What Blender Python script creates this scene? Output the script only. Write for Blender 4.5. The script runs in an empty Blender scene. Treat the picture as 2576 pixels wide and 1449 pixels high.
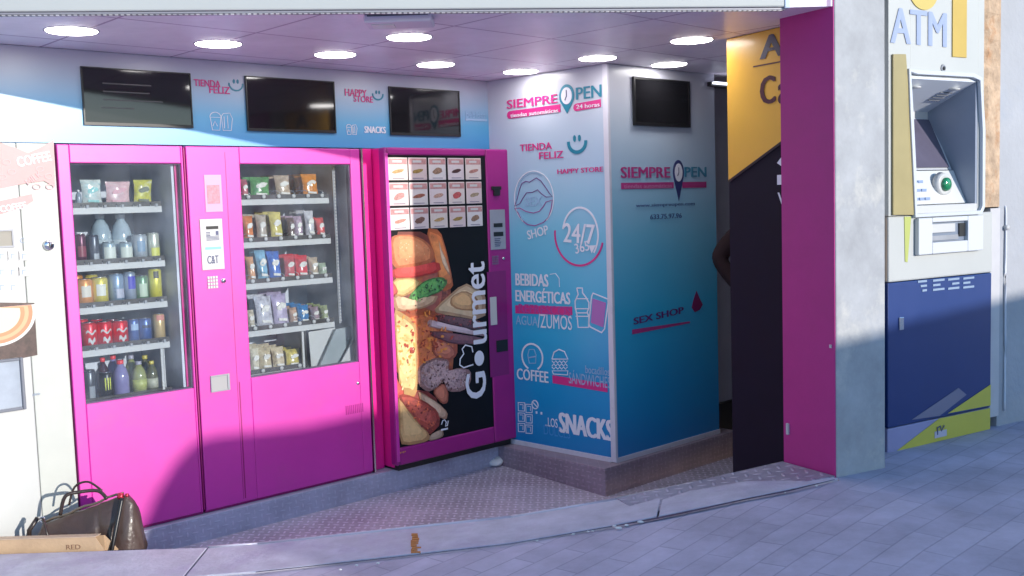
import bpy, bmesh, math, random
from mathutils import Vector, Matrix
random.seed(7)
R = math.radians
C = bpy.context.scene.collection
sc = bpy.context.scene

# ------------------------------------------------------------------ camera
EYE = 1.4938
FPX, PITCH, ROLL = 2529.0, R(4.74), R(-1.806)
_f = Vector((0, math.cos(PITCH), -math.sin(PITCH)))
_u0 = Vector((0, math.sin(PITCH), math.cos(PITCH)))
_x0 = Vector((1, 0, 0))
_c, _s = math.cos(ROLL), math.sin(ROLL)
CX = _c*_x0 + _s*_u0
CU = -_s*_x0 + _c*_u0
cam = bpy.data.cameras.new('camera')
cam.sensor_width = 36.0
cam.lens = 36.0*FPX/2576.0
cam.clip_start = 0.05
cam.clip_end = 1000
camo = bpy.data.objects.new('camera', cam)
C.objects.link(camo)
m = Matrix((CX, CU, -_f)).transposed().to_4x4()
m.translation = Vector((0, 0, EYE))
camo.matrix_world = m
sc.camera = camo

# ------------------------------------------------------------------ light
SUN_EL = R(11.5)
TR = Vector((-0.7774, 0.6290, 0))                    # the way sunlight travels in plan
world = bpy.data.worlds.new('World')
sc.world = world
world.use_nodes = True
wn = world.node_tree.nodes
sky = wn.new('ShaderNodeTexSky')
sky.sky_type = 'NISHITA'
sky.sun_disc = False
sky.sun_elevation = SUN_EL
sky.sun_rotation = math.atan2(-TR.x, -TR.y)
sky.air_density = 1.0
sky.dust_density = 0.15
sky.ozone_density = 3.5
wn['Background'].inputs['Strength'].default_value = 0.15
world.node_tree.links.new(sky.outputs[0], wn['Background'].inputs[0])
sl = bpy.data.lights.new('sun', 'SUN')
sl.energy = 2.35
sl.angle = R(0.55)
sl.color = (1.0, 0.93, 0.84)
so = bpy.data.objects.new('sun', sl)
C.objects.link(so)
d = Vector((TR.x*math.cos(SUN_EL), TR.y*math.cos(SUN_EL), -math.sin(SUN_EL)))
so.rotation_euler = d.to_track_quat('-Z', 'Y').to_euler()
so.location = (9, -9, 9)
sc.view_settings.view_transform = 'Standard'
sc.view_settings.look = 'None'
sc.view_settings.exposure = 1.02
sc.view_settings.gamma = 1.0

# ------------------------------------------------------------------ surveyed planes
# a plane of the place: plan origin, plan direction (left to right as seen from the street)
def unit(x, y):
    l = math.hypot(x, y)
    return (x/l, y/l)
DA = (math.sin(R(48.08)), math.cos(R(48.08)))
DC = (math.sin(R(59.32)), math.cos(R(59.32)))
DD = (DC[1], -DC[0])
PA = ((-1.5713, 4.9308), DA)                          # fronts of the vending machines
KP, LP_ = (0.566, 5.67), (-0.076, 6.273)
PB = (LP_, unit(KP[0]-LP_[0], KP[1]-LP_[1]))          # left face of the printed pillar
PR = (KP, DA)                                         # right face of the pillar
NC = (1.35, 4.18)
PC = (NC, DC)                                         # front of the concrete column
PM = ((NC[0]-0.30*DD[0], NC[1]-0.30*DD[1]), DD)       # magenta side of the column
PY = ((1.076, 4.94), DD)                              # yellow and purple advert wall
PT = ((1.73, 4.60), DC)                               # cash machine front

def pt(pl, u, off=0.0):
    (ox, oy), (dx, dy) = pl
    return (ox+u*dx-off*dy, oy+u*dy+off*dx)

def ray(x, y):
    return CX*((x-1288)/FPX) - CU*((y-724.5)/FPX) + _f

def on(pl, x, y, off=0.0):
    """survey: point of the plane (off metres behind it) -> (u, z) in metres"""
    px, py = pt(pl, 0, off)
    dx, dy = pl[1]
    q = ray(x, y)
    n = Vector((-dy, dx, 0))
    s = n.dot(Vector((px, py, 0)))/n.dot(q)
    w = q*s
    return ((w.x-px)*dx+(w.y-py)*dy, w.z+EYE)

def atz(x, y, z):
    q = ray(x, y)
    s = (z-EYE)/q.z
    return (q.x*s, q.y*s)

# ------------------------------------------------------------------ materials
MATS = {}
def mat(name, col, rough=0.5, metal=0.0, var=0.0, vs=6.0, bump=0.0, bs=60.0, coat=0.0, crough=0.12, cior=1.5, emit=0.0, spec=0.5, stain=None, ss=2.0):
    if name in MATS: return MATS[name]
    mm = bpy.data.materials.new(name)
    mm.use_nodes = True
    nt = mm.node_tree
    b = nt.nodes['Principled BSDF']
    b.inputs['Base Color'].default_value = (*col, 1)
    b.inputs['Roughness'].default_value = rough
    b.inputs['Metallic'].default_value = metal
    b.inputs['Specular IOR Level'].default_value = spec
    b.inputs['Coat Weight'].default_value = coat
    b.inputs['Coat Roughness'].default_value = crough
    b.inputs['Coat IOR'].default_value = cior
    if emit:
        b.inputs['Emission Color'].default_value = (*col, 1)
        b.inputs['Emission Strength'].default_value = emit
    g = nt.nodes.new('ShaderNodeNewGeometry')
    if var or stain:
        n = nt.nodes.new('ShaderNodeTexNoise')
        n.inputs['Scale'].default_value = vs
        n.inputs['Detail'].default_value = 6
        n.inputs['Roughness'].default_value = 0.65
        nt.links.new(g.outputs['Position'], n.inputs['Vector'])
        mr = nt.nodes.new('ShaderNodeMapRange')
        mr.inputs['From Min'].default_value = 0.3
        mr.inputs['From Max'].default_value = 0.7
        mr.inputs['To Min'].default_value = 1-var
        mr.inputs['To Max'].default_value = 1+var*0.5
        nt.links.new(n.outputs['Fac'], mr.inputs['Value'])
        mx = nt.nodes.new('ShaderNodeMix'); mx.data_type = 'RGBA'; mx.blend_type = 'MULTIPLY'
        mx.inputs['Factor'].default_value = 1
        mx.inputs['A'].default_value = (*col, 1)
        nt.links.new(mr.outputs[0], mx.inputs['B'])
        last = mx.outputs['Result']
        if stain:
            n2 = nt.nodes.new('ShaderNodeTexNoise')
            n2.inputs['Scale'].default_value = ss
            n2.inputs['Detail'].default_value = 8
            n2.inputs['Roughness'].default_value = 0.7
            nt.links.new(g.outputs['Position'], n2.inputs['Vector'])
            m2 = nt.nodes.new('ShaderNodeMapRange')
            m2.inputs['From Min'].default_value = 0.52
            m2.inputs['From Max'].default_value = 0.72
            nt.links.new(n2.outputs['Fac'], m2.inputs['Value'])
            mx2 = nt.nodes.new('ShaderNodeMix'); mx2.data_type = 'RGBA'
            mx2.inputs['B'].default_value = (*stain, 1)
            nt.links.new(m2.outputs[0], mx2.inputs['Factor'])
            nt.links.new(last, mx2.inputs['A'])
            last = mx2.outputs['Result']
        nt.links.new(last, b.inputs['Base Color'])
        # a little roughness variation comes with it
        mr3 = nt.nodes.new('ShaderNodeMapRange')
        mr3.inputs['To Min'].default_value = max(0.03, rough-0.1)
        mr3.inputs['To Max'].default_value = min(1, rough+0.1)
        nt.links.new(n.outputs['Fac'], mr3.inputs['Value'])
        nt.links.new(mr3.outputs[0], b.inputs['Roughness'])
    if bump:
        n = nt.nodes.new('ShaderNodeTexNoise')
        n.inputs['Scale'].default_value = bs
        n.inputs['Detail'].default_value = 4
        nt.links.new(g.outputs['Position'], n.inputs['Vector'])
        bp = nt.nodes.new('ShaderNodeBump')
        bp.inputs['Strength'].default_value = bump
        bp.inputs['Distance'].default_value = 0.01
        nt.links.new(n.outputs['Fac'], bp.inputs['Height'])
        nt.links.new(bp.outputs[0], b.inputs['Normal'])
    MATS[name] = mm
    return mm

def ramp_mat(name, stops, rough=0.35, axis='Z', lo=0.0, hi=2.26, coat=0.3, var=0.04, crough=0.12, cior=1.5):
    """printed vinyl whose ink fades along the height of the board"""
    mm = mat(name, (1, 1, 1), rough, coat=coat)
    nt = mm.node_tree
    b = nt.nodes['Principled BSDF']
    b.inputs['Coat Roughness'].default_value = crough; b.inputs['Coat IOR'].default_value = cior
    g = nt.nodes.new('ShaderNodeNewGeometry')
    sp = nt.nodes.new('ShaderNodeSeparateXYZ')
    nt.links.new(g.outputs['Position'], sp.inputs[0])
    mr = nt.nodes.new('ShaderNodeMapRange')
    mr.inputs['From Min'].default_value = lo
    mr.inputs['From Max'].default_value = hi
    n = nt.nodes.new('ShaderNodeTexNoise'); n.inputs['Scale'].default_value = 2.2
    nt.links.new(g.outputs['Position'], n.inputs['Vector'])
    ma = nt.nodes.new('ShaderNodeMath'); ma.operation = 'MULTIPLY_ADD'
    ma.inputs[1].default_value = var*(hi-lo)*3
    nt.links.new(n.outputs['Fac'], ma.inputs[0])
    nt.links.new(sp.outputs[axis], ma.inputs[2])
    nt.links.new(ma.outputs[0], mr.inputs['Value'])
    cr = nt.nodes.new('ShaderNodeValToRGB')
    nt.links.new(mr.outputs[0], cr.inputs[0])
    while len(cr.color_ramp.elements) < len(stops): cr.color_ramp.elements.new(0.5)
    for e, (p, c) in zip(cr.color_ramp.elements, stops):
        e.position = p; e.color = (*c, 1)
    nt.links.new(cr.outputs[0], b.inputs['Base Color'])
    return mm

def tile_mat(name, col, col2, mortar, w, h, ang, org, rough=0.6, msize=0.006, offset=0.5, bump=0.25, metal=0.0, dirt=None, mb=1.0):
    mm = mat(name, col, rough, metal)
    nt = mm.node_tree
    b = nt.nodes['Principled BSDF']
    g = nt.nodes.new('ShaderNodeNewGeometry')
    mp = nt.nodes.new('ShaderNodeMapping'); mp.vector_type = 'TEXTURE'
    mp.inputs['Location'].default_value = (org[0], org[1], 0)
    mp.inputs['Rotation'].default_value = (0, 0, R(ang))
    nt.links.new(g.outputs['Position'], mp.inputs['Vector'])
    br = nt.nodes.new('ShaderNodeTexBrick')
    br.offset = offset
    br.inputs['Color1'].default_value = (*col, 1)
    br.inputs['Color2'].default_value = (*col2, 1)
    br.inputs['Mortar'].default_value = (*mortar, 1)
    br.inputs['Scale'].default_value = 1.0
    br.inputs['Mortar Size'].default_value = msize
    br.inputs['Mortar Smooth'].default_value = 0.3
    br.inputs['Brick Width'].default_value = w
    br.inputs['Row Height'].default_value = h
    nt.links.new(mp.outputs[0], br.inputs['Vector'])
    n = nt.nodes.new('ShaderNodeTexNoise'); n.inputs['Scale'].default_value = 3.0
    n.inputs['Detail'].default_value = 10; n.inputs['Roughness'].default_value = 0.7
    nt.links.new(g.outputs['Position'], n.inputs['Vector'])
    mr = nt.nodes.new('ShaderNodeMapRange')
    mr.inputs['From Min'].default_value = 0.3; mr.inputs['From Max'].default_value = 0.7
    mr.inputs['To Min'].default_value = 0.78; mr.inputs['To Max'].default_value = 1.15
    if dirt is not None: mr.inputs['To Min'].default_value = dirt
    nt.links.new(n.outputs['Fac'], mr.inputs['Value'])
    mx = nt.nodes.new('ShaderNodeMix'); mx.data_type = 'RGBA'; mx.blend_type = 'MULTIPLY'
    mx.inputs['Factor'].default_value = 1
    nt.links.new(br.outputs['Color'], mx.inputs['A'])
    nt.links.new(mr.outputs[0], mx.inputs['B'])
    nt.links.new(mx.outputs['Result'], b.inputs['Base Color'])
    n3 = nt.nodes.new('ShaderNodeTexNoise'); n3.inputs['Scale'].default_value = 140
    nt.links.new(g.outputs['Position'], n3.inputs['Vector'])
    ma = nt.nodes.new('ShaderNodeMath'); ma.operation = 'MULTIPLY_ADD'
    ma.inputs[1].default_value = -mb
    nt.links.new(br.outputs['Fac'], ma.inputs[0])
    m4 = nt.nodes.new('ShaderNodeMath'); m4.operation = 'MULTIPLY'; m4.inputs[1].default_value = 0.3
    nt.links.new(n3.outputs['Fac'], m4.inputs[0])
    nt.links.new(m4.outputs[0], ma.inputs[2])
    bp = nt.nodes.new('ShaderNodeBump')
    bp.inputs['Strength'].default_value = bump; bp.inputs['Distance'].default_value = 0.004
    nt.links.new(ma.outputs[0], bp.inputs['Height'])
    nt.links.new(bp.outputs[0], b.inputs['Normal'])
    return mm

def checker_plate(name, col, cell, ang, rough=0.38, metal=0.6, strength=0.8, axes=('X', 'Y'), shine=0.55):
    """raised lozenges in alternating directions"""
    mm = mat(name, col, rough, metal, var=0.25, vs=4, stain=(col[0]*0.62, col[1]*0.55, col[2]*0.6), ss=1.6)
    nt = mm.node_tree; L = nt.links
    b = nt.nodes['Principled BSDF']
    g = nt.nodes.new('ShaderNodeNewGeometry')
    mp = nt.nodes.new('ShaderNodeMapping'); mp.vector_type = 'TEXTURE'
    mp.inputs['Rotation'].default_value = (0, 0, R(ang))
    mp.inputs['Scale'].default_value = (cell, cell, cell)
    L.new(g.outputs['Position'], mp.inputs['Vector'])
    sp = nt.nodes.new('ShaderNodeSeparateXYZ'); L.new(mp.outputs[0], sp.inputs[0])
    def mth(op, a, bb=None, c=None):
        n = nt.nodes.new('ShaderNodeMath'); n.operation = op
        for i, v in enumerate((a, bb, c)):
            if v is None: continue
            if isinstance(v, (int, float)): n.inputs[i].default_value = v
            else: L.new(v, n.inputs[i])
        return n.outputs[0]
    X, Y = sp.outputs[axes[0]], sp.outputs[axes[1]]
    fx = mth('SUBTRACT', mth('FRACT', X), 0.5); fy = mth('SUBTRACT', mth('FRACT', Y), 0.5)
    par = mth('MODULO', mth('ABSOLUTE', mth('ADD', mth('FLOOR', X), mth('FLOOR', Y))), 2.0)
    def ell(a, bb):
        return mth('SUBTRACT', 1.0, mth('ADD', mth('POWER', mth('DIVIDE', a, 0.47), 2.0), mth('POWER', mth('DIVIDE', bb, 0.17), 2.0)))
    e = mth('MAXIMUM', mth('ADD', mth('MULTIPLY', par, ell(fx, fy)), mth('MULTIPLY', mth('SUBTRACT', 1.0, par), ell(fy, fx))), 0.0)
    bp = nt.nodes.new('ShaderNodeBump'); bp.inputs['Strength'].default_value = strength
    bp.inputs['Distance'].default_value = 0.006
    L.new(e, bp.inputs['Height']); L.new(bp.outputs[0], b.inputs['Normal'])
    # the raised lozenges are polished brighter by feet
    src = b.inputs['Base Color'].links[0].from_socket
    mx = nt.nodes.new('ShaderNodeMix'); mx.data_type = 'RGBA'
    mx.inputs['B'].default_value = (min(1, col[0]*2.0), min(1, col[1]*2.0), min(1, col[2]*2.0), 1)
    L.new(mth('MULTIPLY', mth('MINIMUM', mth('MULTIPLY', e, 2.0), 1.0), shine), mx.inputs['Factor'])
    L.new(src, mx.inputs['A']); L.new(mx.outputs['Result'], b.inputs['Base Color'])
    return mm

def glass_mat(name, tint=(0.9, 0.93, 0.95), strength=0.10):
    mm = bpy.data.materials.new(name); mm.use_nodes = True
    nt = mm.node_tree; nt.nodes.clear()
    o = nt.nodes.new('ShaderNodeOutputMaterial'); t = nt.nodes.new('ShaderNodeBsdfTransparent')
    t.inputs[0].default_value = (*tint, 1)
    gl = nt.nodes.new('ShaderNodeBsdfGlossy'); gl.inputs['Roughness'].default_value = 0.03
    fr = nt.nodes.new('ShaderNodeFresnel'); fr.inputs['IOR'].default_value = 1.5
    mx = nt.nodes.new('ShaderNodeMixShader')
    nt.links.new(fr.outputs[0], mx.inputs[0]); nt.links.new(t.outputs[0], mx.inputs[1]); nt.links.new(gl.outputs[0], mx.inputs[2])
    df = nt.nodes.new('ShaderNodeBsdfDiffuse'); df.inputs[0].default_value = (.62, .68, .80, 1)  # pale bluish film stands in for the veil of reflections on the glass
    nz = nt.nodes.new('ShaderNodeTexNoise'); nz.inputs['Scale'].default_value = 7; nz.inputs['Detail'].default_value = 6
    g = nt.nodes.new('ShaderNodeNewGeometry'); nt.links.new(g.outputs['Position'], nz.inputs['Vector'])
    mr = nt.nodes.new('ShaderNodeMapRange'); mr.inputs['From Min'].default_value = .35; mr.inputs['From Max'].default_value = .75
    mr.inputs['To Min'].default_value = .01; mr.inputs['To Max'].default_value = .06
    nt.links.new(nz.outputs['Fac'], mr.inputs['Value'])
    m2 = nt.nodes.new('ShaderNodeMixShader')
    nt.links.new(mr.outputs[0], m2.inputs[0]); nt.links.new(mx.outputs[0], m2.inputs[1]); nt.links.new(df.outputs[0], m2.inputs[2])
    nt.links.new(m2.outputs[0], o.inputs[0])
    MATS[name] = mm
    return mm

MAG = mat('magenta_paint', (0.60, 0.014, 0.35), 0.45, var=0.08, vs=3, coat=0.7, crough=0.42, cior=1.6, bump=0.06, bs=5, stain=(0.54, 0.022, 0.31), ss=5)
MAGD = mat('magenta_gap', (0.32, 0.006, 0.14), 0.5)
CRIM = mat('crimson_side_paint', (0.82, 0.015, 0.28), 0.35, var=0.08, vs=3, coat=0.2)
PURP = mat('purple_magenta_paint', (0.34, 0.010, 0.20), 0.38, var=0.08, vs=4, coat=0.2)
MAGC = mat('magenta_column_paint', (0.46, 0.026, 0.21), 0.5, var=0.08, vs=5, bump=0.05)
WHITE = mat('white_paint', (0.46, 0.46, 0.45), 0.45, var=0.05, vs=4)
WHITE2 = mat('bright_white_plastic', (0.52, 0.52, 0.52), 0.35, var=0.03)
OFFW = mat('offwhite_metal', (0.46, 0.47, 0.46), 0.4, var=0.06, vs=2, coat=.6, crough=.4)
TRIMW = mat('trim_white', (0.62, 0.61, 0.68), 0.3, var=0.05)
GREY = mat('grey_plastic', (0.30, 0.31, 0.34), 0.45, var=0.06)
DGREY = mat('dark_grey_plastic', (0.10, 0.11, 0.14), 0.4, var=0.08)
STEEL = mat('cabinet_steel', (0.34, 0.35, 0.39), 0.35, metal=0.5, var=0.15, vs=5)
CHROME = mat('chrome', (0.75, 0.75, 0.76), 0.18, metal=1.0)
BLACK = mat('black_plastic', (0.012, 0.012, 0.014), 0.35)
SCREEN = mat('switched_off_screen', (0.010, 0.010, 0.012), 0.06, spec=0.6)
PINKC = mat('pink_print', (0.62, 0.03, 0.22), 0.4)
TEAL = mat('teal_print', (0.012, 0.20, 0.30), 0.4)
NAVYL = mat('navy_print', (0.03, 0.04, 0.16), 0.4)
PALE = mat('pale_print', (0.74, 0.74, 0.82), 0.4)
FAINT = mat('faint_blue_print', (0.30, 0.46, 0.66), 0.4)
INKG = mat('grey_ink', (0.07, 0.08, 0.16), 0.5)
GLASS = glass_mat('clear_glass')

# ------------------------------------------------------------------ mesh tools
class MB:
    def __init__(s): s.v = []; s.f = []; s.sm = []; s.parts = []
    def add(s, vs, fs, smooth=False):
        n = len(s.v); s.parts.append((n, n+len(vs), len(s.f), len(s.f)+len(fs))); s.v += [tuple(v) for v in vs]
        s.f += [tuple(i+n for i in f) for f in fs]; s.sm += [smooth]*len(fs); return s
    def box(s, x0, x1, y0, y1, z0, z1):
        if x0 > x1: x0, x1 = x1, x0
        if z0 > z1: z0, z1 = z1, z0
        if y0 > y1: y0, y1 = y1, y0
        v = [(x0,y0,z0),(x1,y0,z0),(x1,y1,z0),(x0,y1,z0),(x0,y0,z1),(x1,y0,z1),(x1,y1,z1),(x0,y1,z1)]
        return s.add(v, [(0,3,2,1),(4,5,6,7),(0,1,5,4),(1,2,6,5),(2,3,7,6),(3,0,4,7)])
    def plate(s, pts, y0, y1):
        """polygon in the plane's x-z, from y0 (front) to y1 (back)"""
        a = sum(pts[i][0]*pts[(i+1) % len(pts)][1]-pts[(i+1) % len(pts)][0]*pts[i][1] for i in range(len(pts)))
        if a < 0: pts = pts[::-1]
        n = len(pts)
        v = [(p[0], y0, p[1]) for p in pts]+[(p[0], y1, p[1]) for p in pts]
        f = [tuple(range(n)), tuple(range(2*n-1, n-1, -1))]
        f += [(i, i+n, (i+1) % n+n, (i+1) % n) for i in range(n)]
        return s.add(v, f)
    def slab(s, pts, z0, z1):
        a = sum(pts[i][0]*pts[(i+1) % len(pts)][1]-pts[(i+1) % len(pts)][0]*pts[i][1] for i in range(len(pts)))
        if a < 0: pts = pts[::-1]
        n = len(pts)
        z0s = z0 if isinstance(z0, (list, tuple)) else [z0]*n
        v = [(p[0], p[1], z0s[i]) for i, p in enumerate(pts)]+[(p[0], p[1], z1) for p in pts]
        f = [tuple(range(n-1, -1, -1)), tuple(range(n, 2*n))]
        f += [(i, (i+1) % n, (i+1) % n+n, i+n) for i in range(n)]
        return s.add(v, f)
    def lathe(s, prof, cx=0, cy=0, cz=0, n=20, axis='z'):
        v = []; f = []
        for (r, h) in prof:
            for k in range(n):
                a = 2*math.pi*k/n
                p = (r*math.cos(a), r*math.sin(a), h)
                if axis == 'y': p = (p[0], h, -p[1])
                if axis == 'x': p = (h, p[0], p[1])
                v.append((p[0]+cx, p[1]+cy, p[2]+cz))
        m_ = len(prof)
        for j in range(m_-1):
            for k in range(n):
                f.append((j*n+k, j*n+(k+1) % n, (j+1)*n+(k+1) % n, (j+1)*n+k))
        f.append(tuple(range(n-1, -1, -1))); f.append(tuple((m_-1)*n+k for k in range(n)))
        return s.add(v, f, True)
    def tube(s, path, r, n=8, r1=None):
        path = [Vector(p) for p in path]; v = []; f = []
        if 3 < len(path) < 8:
            q = []
            for i in range(len(path)-1):
                p0, p1, p2, p3 = path[max(i-1, 0)], path[i], path[i+1], path[min(i+2, len(path)-1)]
                for k in range(5):
                    t_ = k/5
                    q.append(.5*((2*p1)+(p2-p0)*t_+(2*p0-5*p1+4*p2-p3)*t_**2+(3*p1-p0-3*p2+p3)*t_**3))
            path = q+[path[-1]]
        N = len(path)
        for i, p in enumerate(path):
            t = (path[min(i+1, N-1)]-path[max(i-1, 0)])
            t.normalize()
            a = t.cross(Vector((0, 0, 1)))
            if a.length < 1e-3: a = t.cross(Vector((1, 0, 0)))
            a.normalize(); b = t.cross(a)
            rr = r if r1 is None else r+(r1-r)*i/(N-1)
            for k in range(n):
                an = 2*math.pi*k/n
                v.append(p+a*(rr*math.cos(an))+b*(rr*math.sin(an)))
        for i in range(N-1):
            for k in range(n):
                f.append((i*n+k, i*n+(k+1) % n, (i+1)*n+(k+1) % n, (i+1)*n+k))
        f.append(tuple(range(n-1, -1, -1))); f.append(tuple((N-1)*n+k for k in range(n)))
        return s.add(v, f, True)
    def stroke(s, pts, w, y0, y1, closed=False):
        """a band of width w following 2-d points in the x-z plane"""
        P = [Vector(p) for p in pts]; n = len(P); L = []; Rr = []
        for i in range(n):
            a = P[(i-1) % n] if (closed or i > 0) else P[i]
            b = P[(i+1) % n] if (closed or i < n-1) else P[i]
            t1 = (P[i]-a); t2 = (b-P[i])
            if t1.length > 1e-9: t1.normalize()
            if t2.length > 1e-9: t2.normalize()
            t = t1+t2
            if t.length < 1e-6: t = t2
            t.normalize(); nn = Vector((-t.y, t.x))
            L.append(P[i]+nn*w/2); Rr.append(P[i]-nn*w/2)
        v = []
        for i in range(n):
            for (q, yy) in ((L[i], y0), (Rr[i], y0), (Rr[i], y1), (L[i], y1)): v.append((q.x, yy, q.y))
        f = []
        for i in range(n if closed else n-1):
            j = (i+1) % n
            for k in range(4):
                f.append((i*4+k, i*4+(k+1) % 4, j*4+(k+1) % 4, j*4+k))
        if not closed: f += [(0, 3, 2, 1), ((n-1)*4, (n-1)*4+1, (n-1)*4+2, (n-1)*4+3)]
        return s.add(v, f)
    def build(s, name, material, parent=None, bevel=0.0, seg=2, sub=0):
        me = bpy.data.meshes.new(name)
        off = ORG.get(parent.name, (0, 0, 0)) if parent else (0, 0, 0)
        me.from_pydata([(v[0]-off[0], v[1]-off[1], v[2]-off[2]) for v in s.v], [], s.f)
        me.polygons.foreach_set('use_smooth', s.sm)
        bm_ = bmesh.new(); bm_.from_mesh(me); bmesh.ops.recalc_face_normals(bm_, faces=bm_.faces); bm_.to_mesh(me); bm_.free()
        me.materials.append(material)
        o = bpy.data.objects.new(name, me); C.objects.link(o)
        if parent:
            o.parent = parent
            ORG[o.name] = off
        if bevel:
            b = o.modifiers.new('bevel', 'BEVEL'); b.width = bevel; b.segments = seg; b.limit_method = 'ANGLE'; b.harden_normals = False
        if sub:
            b = o.modifiers.new('sub', 'SUBSURF'); b.levels = sub; b.render_levels = sub
        return o
def each(M, name, material, parent, bevel=0.0):
    for (a, b, c, d_) in M.parts:
        m2 = MB(); m2.v = M.v[a:b]; m2.f = [tuple(i-a for i in f) for f in M.f[c:d_]]; m2.sm = M.sm[c:d_]
        m2.build(name, material, parent, bevel=bevel)
ORG = {}

def tag(o, label=None, cat=None, group=None, kind=None):
    if label: o['label'] = label
    if cat: o['category'] = cat
    if group: o['group'] = group
    if kind: o['kind'] = kind
    return o

def thing(name, pl, label, cat, u=0.0, off=0.0, z=0.0, group=None):
    """an Empty at the thing's base; children are given in the plane's own metres"""
    o = bpy.data.objects.new(name, None); C.objects.link(o)
    o.empty_display_size = 0.1
    if pl is None:
        o.location = (u, off, z)
    else:
        x, y = pt(pl, u, off)
        o.location = (x, y, z); o.rotation_euler = (0, 0, math.atan2(pl[1][1], pl[1][0]))
    ORG[o.name] = (u, off, z)
    return tag(o, label, cat, group)

def frame(o, pl):
    """place a single-mesh thing built in a plane's metres: its origin goes to its base"""
    me = o.data
    xs = [v.co.x for v in me.vertices]; ys = [v.co.y for v in me.vertices]; zs = [v.co.z for v in me.vertices]
    c = ((min(xs)+max(xs))/2, (min(ys)+max(ys))/2, min(zs))
    me.transform(Matrix.Translation((-c[0], -c[1], -c[2])))
    if pl is None: o.location = c
    else:
        x, y = pt(pl, c[0], c[1]); o.location = (x, y, c[2])
        o.rotation_euler = (0, 0, math.atan2(pl[1][1], pl[1][0]))
    return o

def text_mesh(s, bold=0.0):
    cu = bpy.data.curves.new('t', 'FONT'); cu.body = s; cu.size = 1; cu.offset = bold; cu.extrude = 0.5
    cu.resolution_u = 3
    o = bpy.data.objects.new('t', cu); C.objects.link(o)
    dg = bpy.context.evaluated_depsgraph_get(); dg.update()
    me = bpy.data.meshes.new_from_object(o.evaluated_get(dg))
    vs = [v.co.copy() for v in me.vertices]; fs = [tuple(p.vertices) for p in me.polygons]
    bpy.data.objects.remove(o); bpy.data.curves.remove(cu); bpy.data.meshes.remove(me)
    return vs, fs

def text(s, parent, pl, p0, p1, material, off=-0.003, th=0.0015, bold=0.012, ang=0.0, name='lettering', metres=False, up=False, mb=None):
    """lettering fitted between its lower-left and upper-right corner (surveyed)"""
    a = p0 if metres else on(pl, *p0, off); b = p1 if metres else on(pl, *p1, off)
    v0, f0_ = text_mesh(s, 0.0)
    vs, fs = [], []
    for k_, dx_ in enumerate(((0,) if bold < .008 else (-bold*1.3, 0, bold*1.3))):
        n_ = len(vs)
        vs += [Vector((v.x+dx_, v.y+(.008 if k_ == 1 else 0), v.z+.12*k_)) for v in v0]
        fs += [tuple(i+n_ for i in f) for f in f0_]
    x0 = min(v.x for v in vs); x1 = max(v.x for v in vs); y0 = min(v.y for v in vs); y1 = max(v.y for v in vs)
    cx, cz = (a[0]+b[0])/2, (a[1]+b[1])/2
    w, h = abs(b[0]-a[0]), abs(b[1]-a[1])
    if up: w, h = h, w
    out = []
    ca, sa = math.cos(R(ang)+(math.pi/2 if up else 0)), math.sin(R(ang)+(math.pi/2 if up else 0))
    for v in vs:
        X = ((v.x-x0)/(x1-x0)-0.5)*w; Z = ((v.y-y0)/(y1-y0)-0.5)*h
        out.append((cx+X*ca-Z*sa, off-v.z*th, cz+X*sa+Z*ca))
    M = mb or MB()
    M.add(out, fs)
    if mb: return mb
    return M.build(name, material, parent)

def circ(cx, cz, rx, rz, a0=0, a1=360, n=32):
    return [(cx+rx*math.cos(R(a0+(a1-a0)*i/n)), cz+rz*math.sin(R(a0+(a1-a0)*i/n))) for i in range(n+1)]

def P(pl, pts, off=0.0): return [on(pl, x, y, off) for x, y in pts]
def quad(pl, x0, y0, x1, y1, off=0.0):
    """rectangle from two surveyed corners -> u0,u1,z0,z1"""
    a = on(pl, x0, y0, off); b = on(pl, x1, y1, off)
    return min(a[0], b[0]), max(a[0], b[0]), min(a[1], b[1]), max(a[1], b[1])

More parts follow.
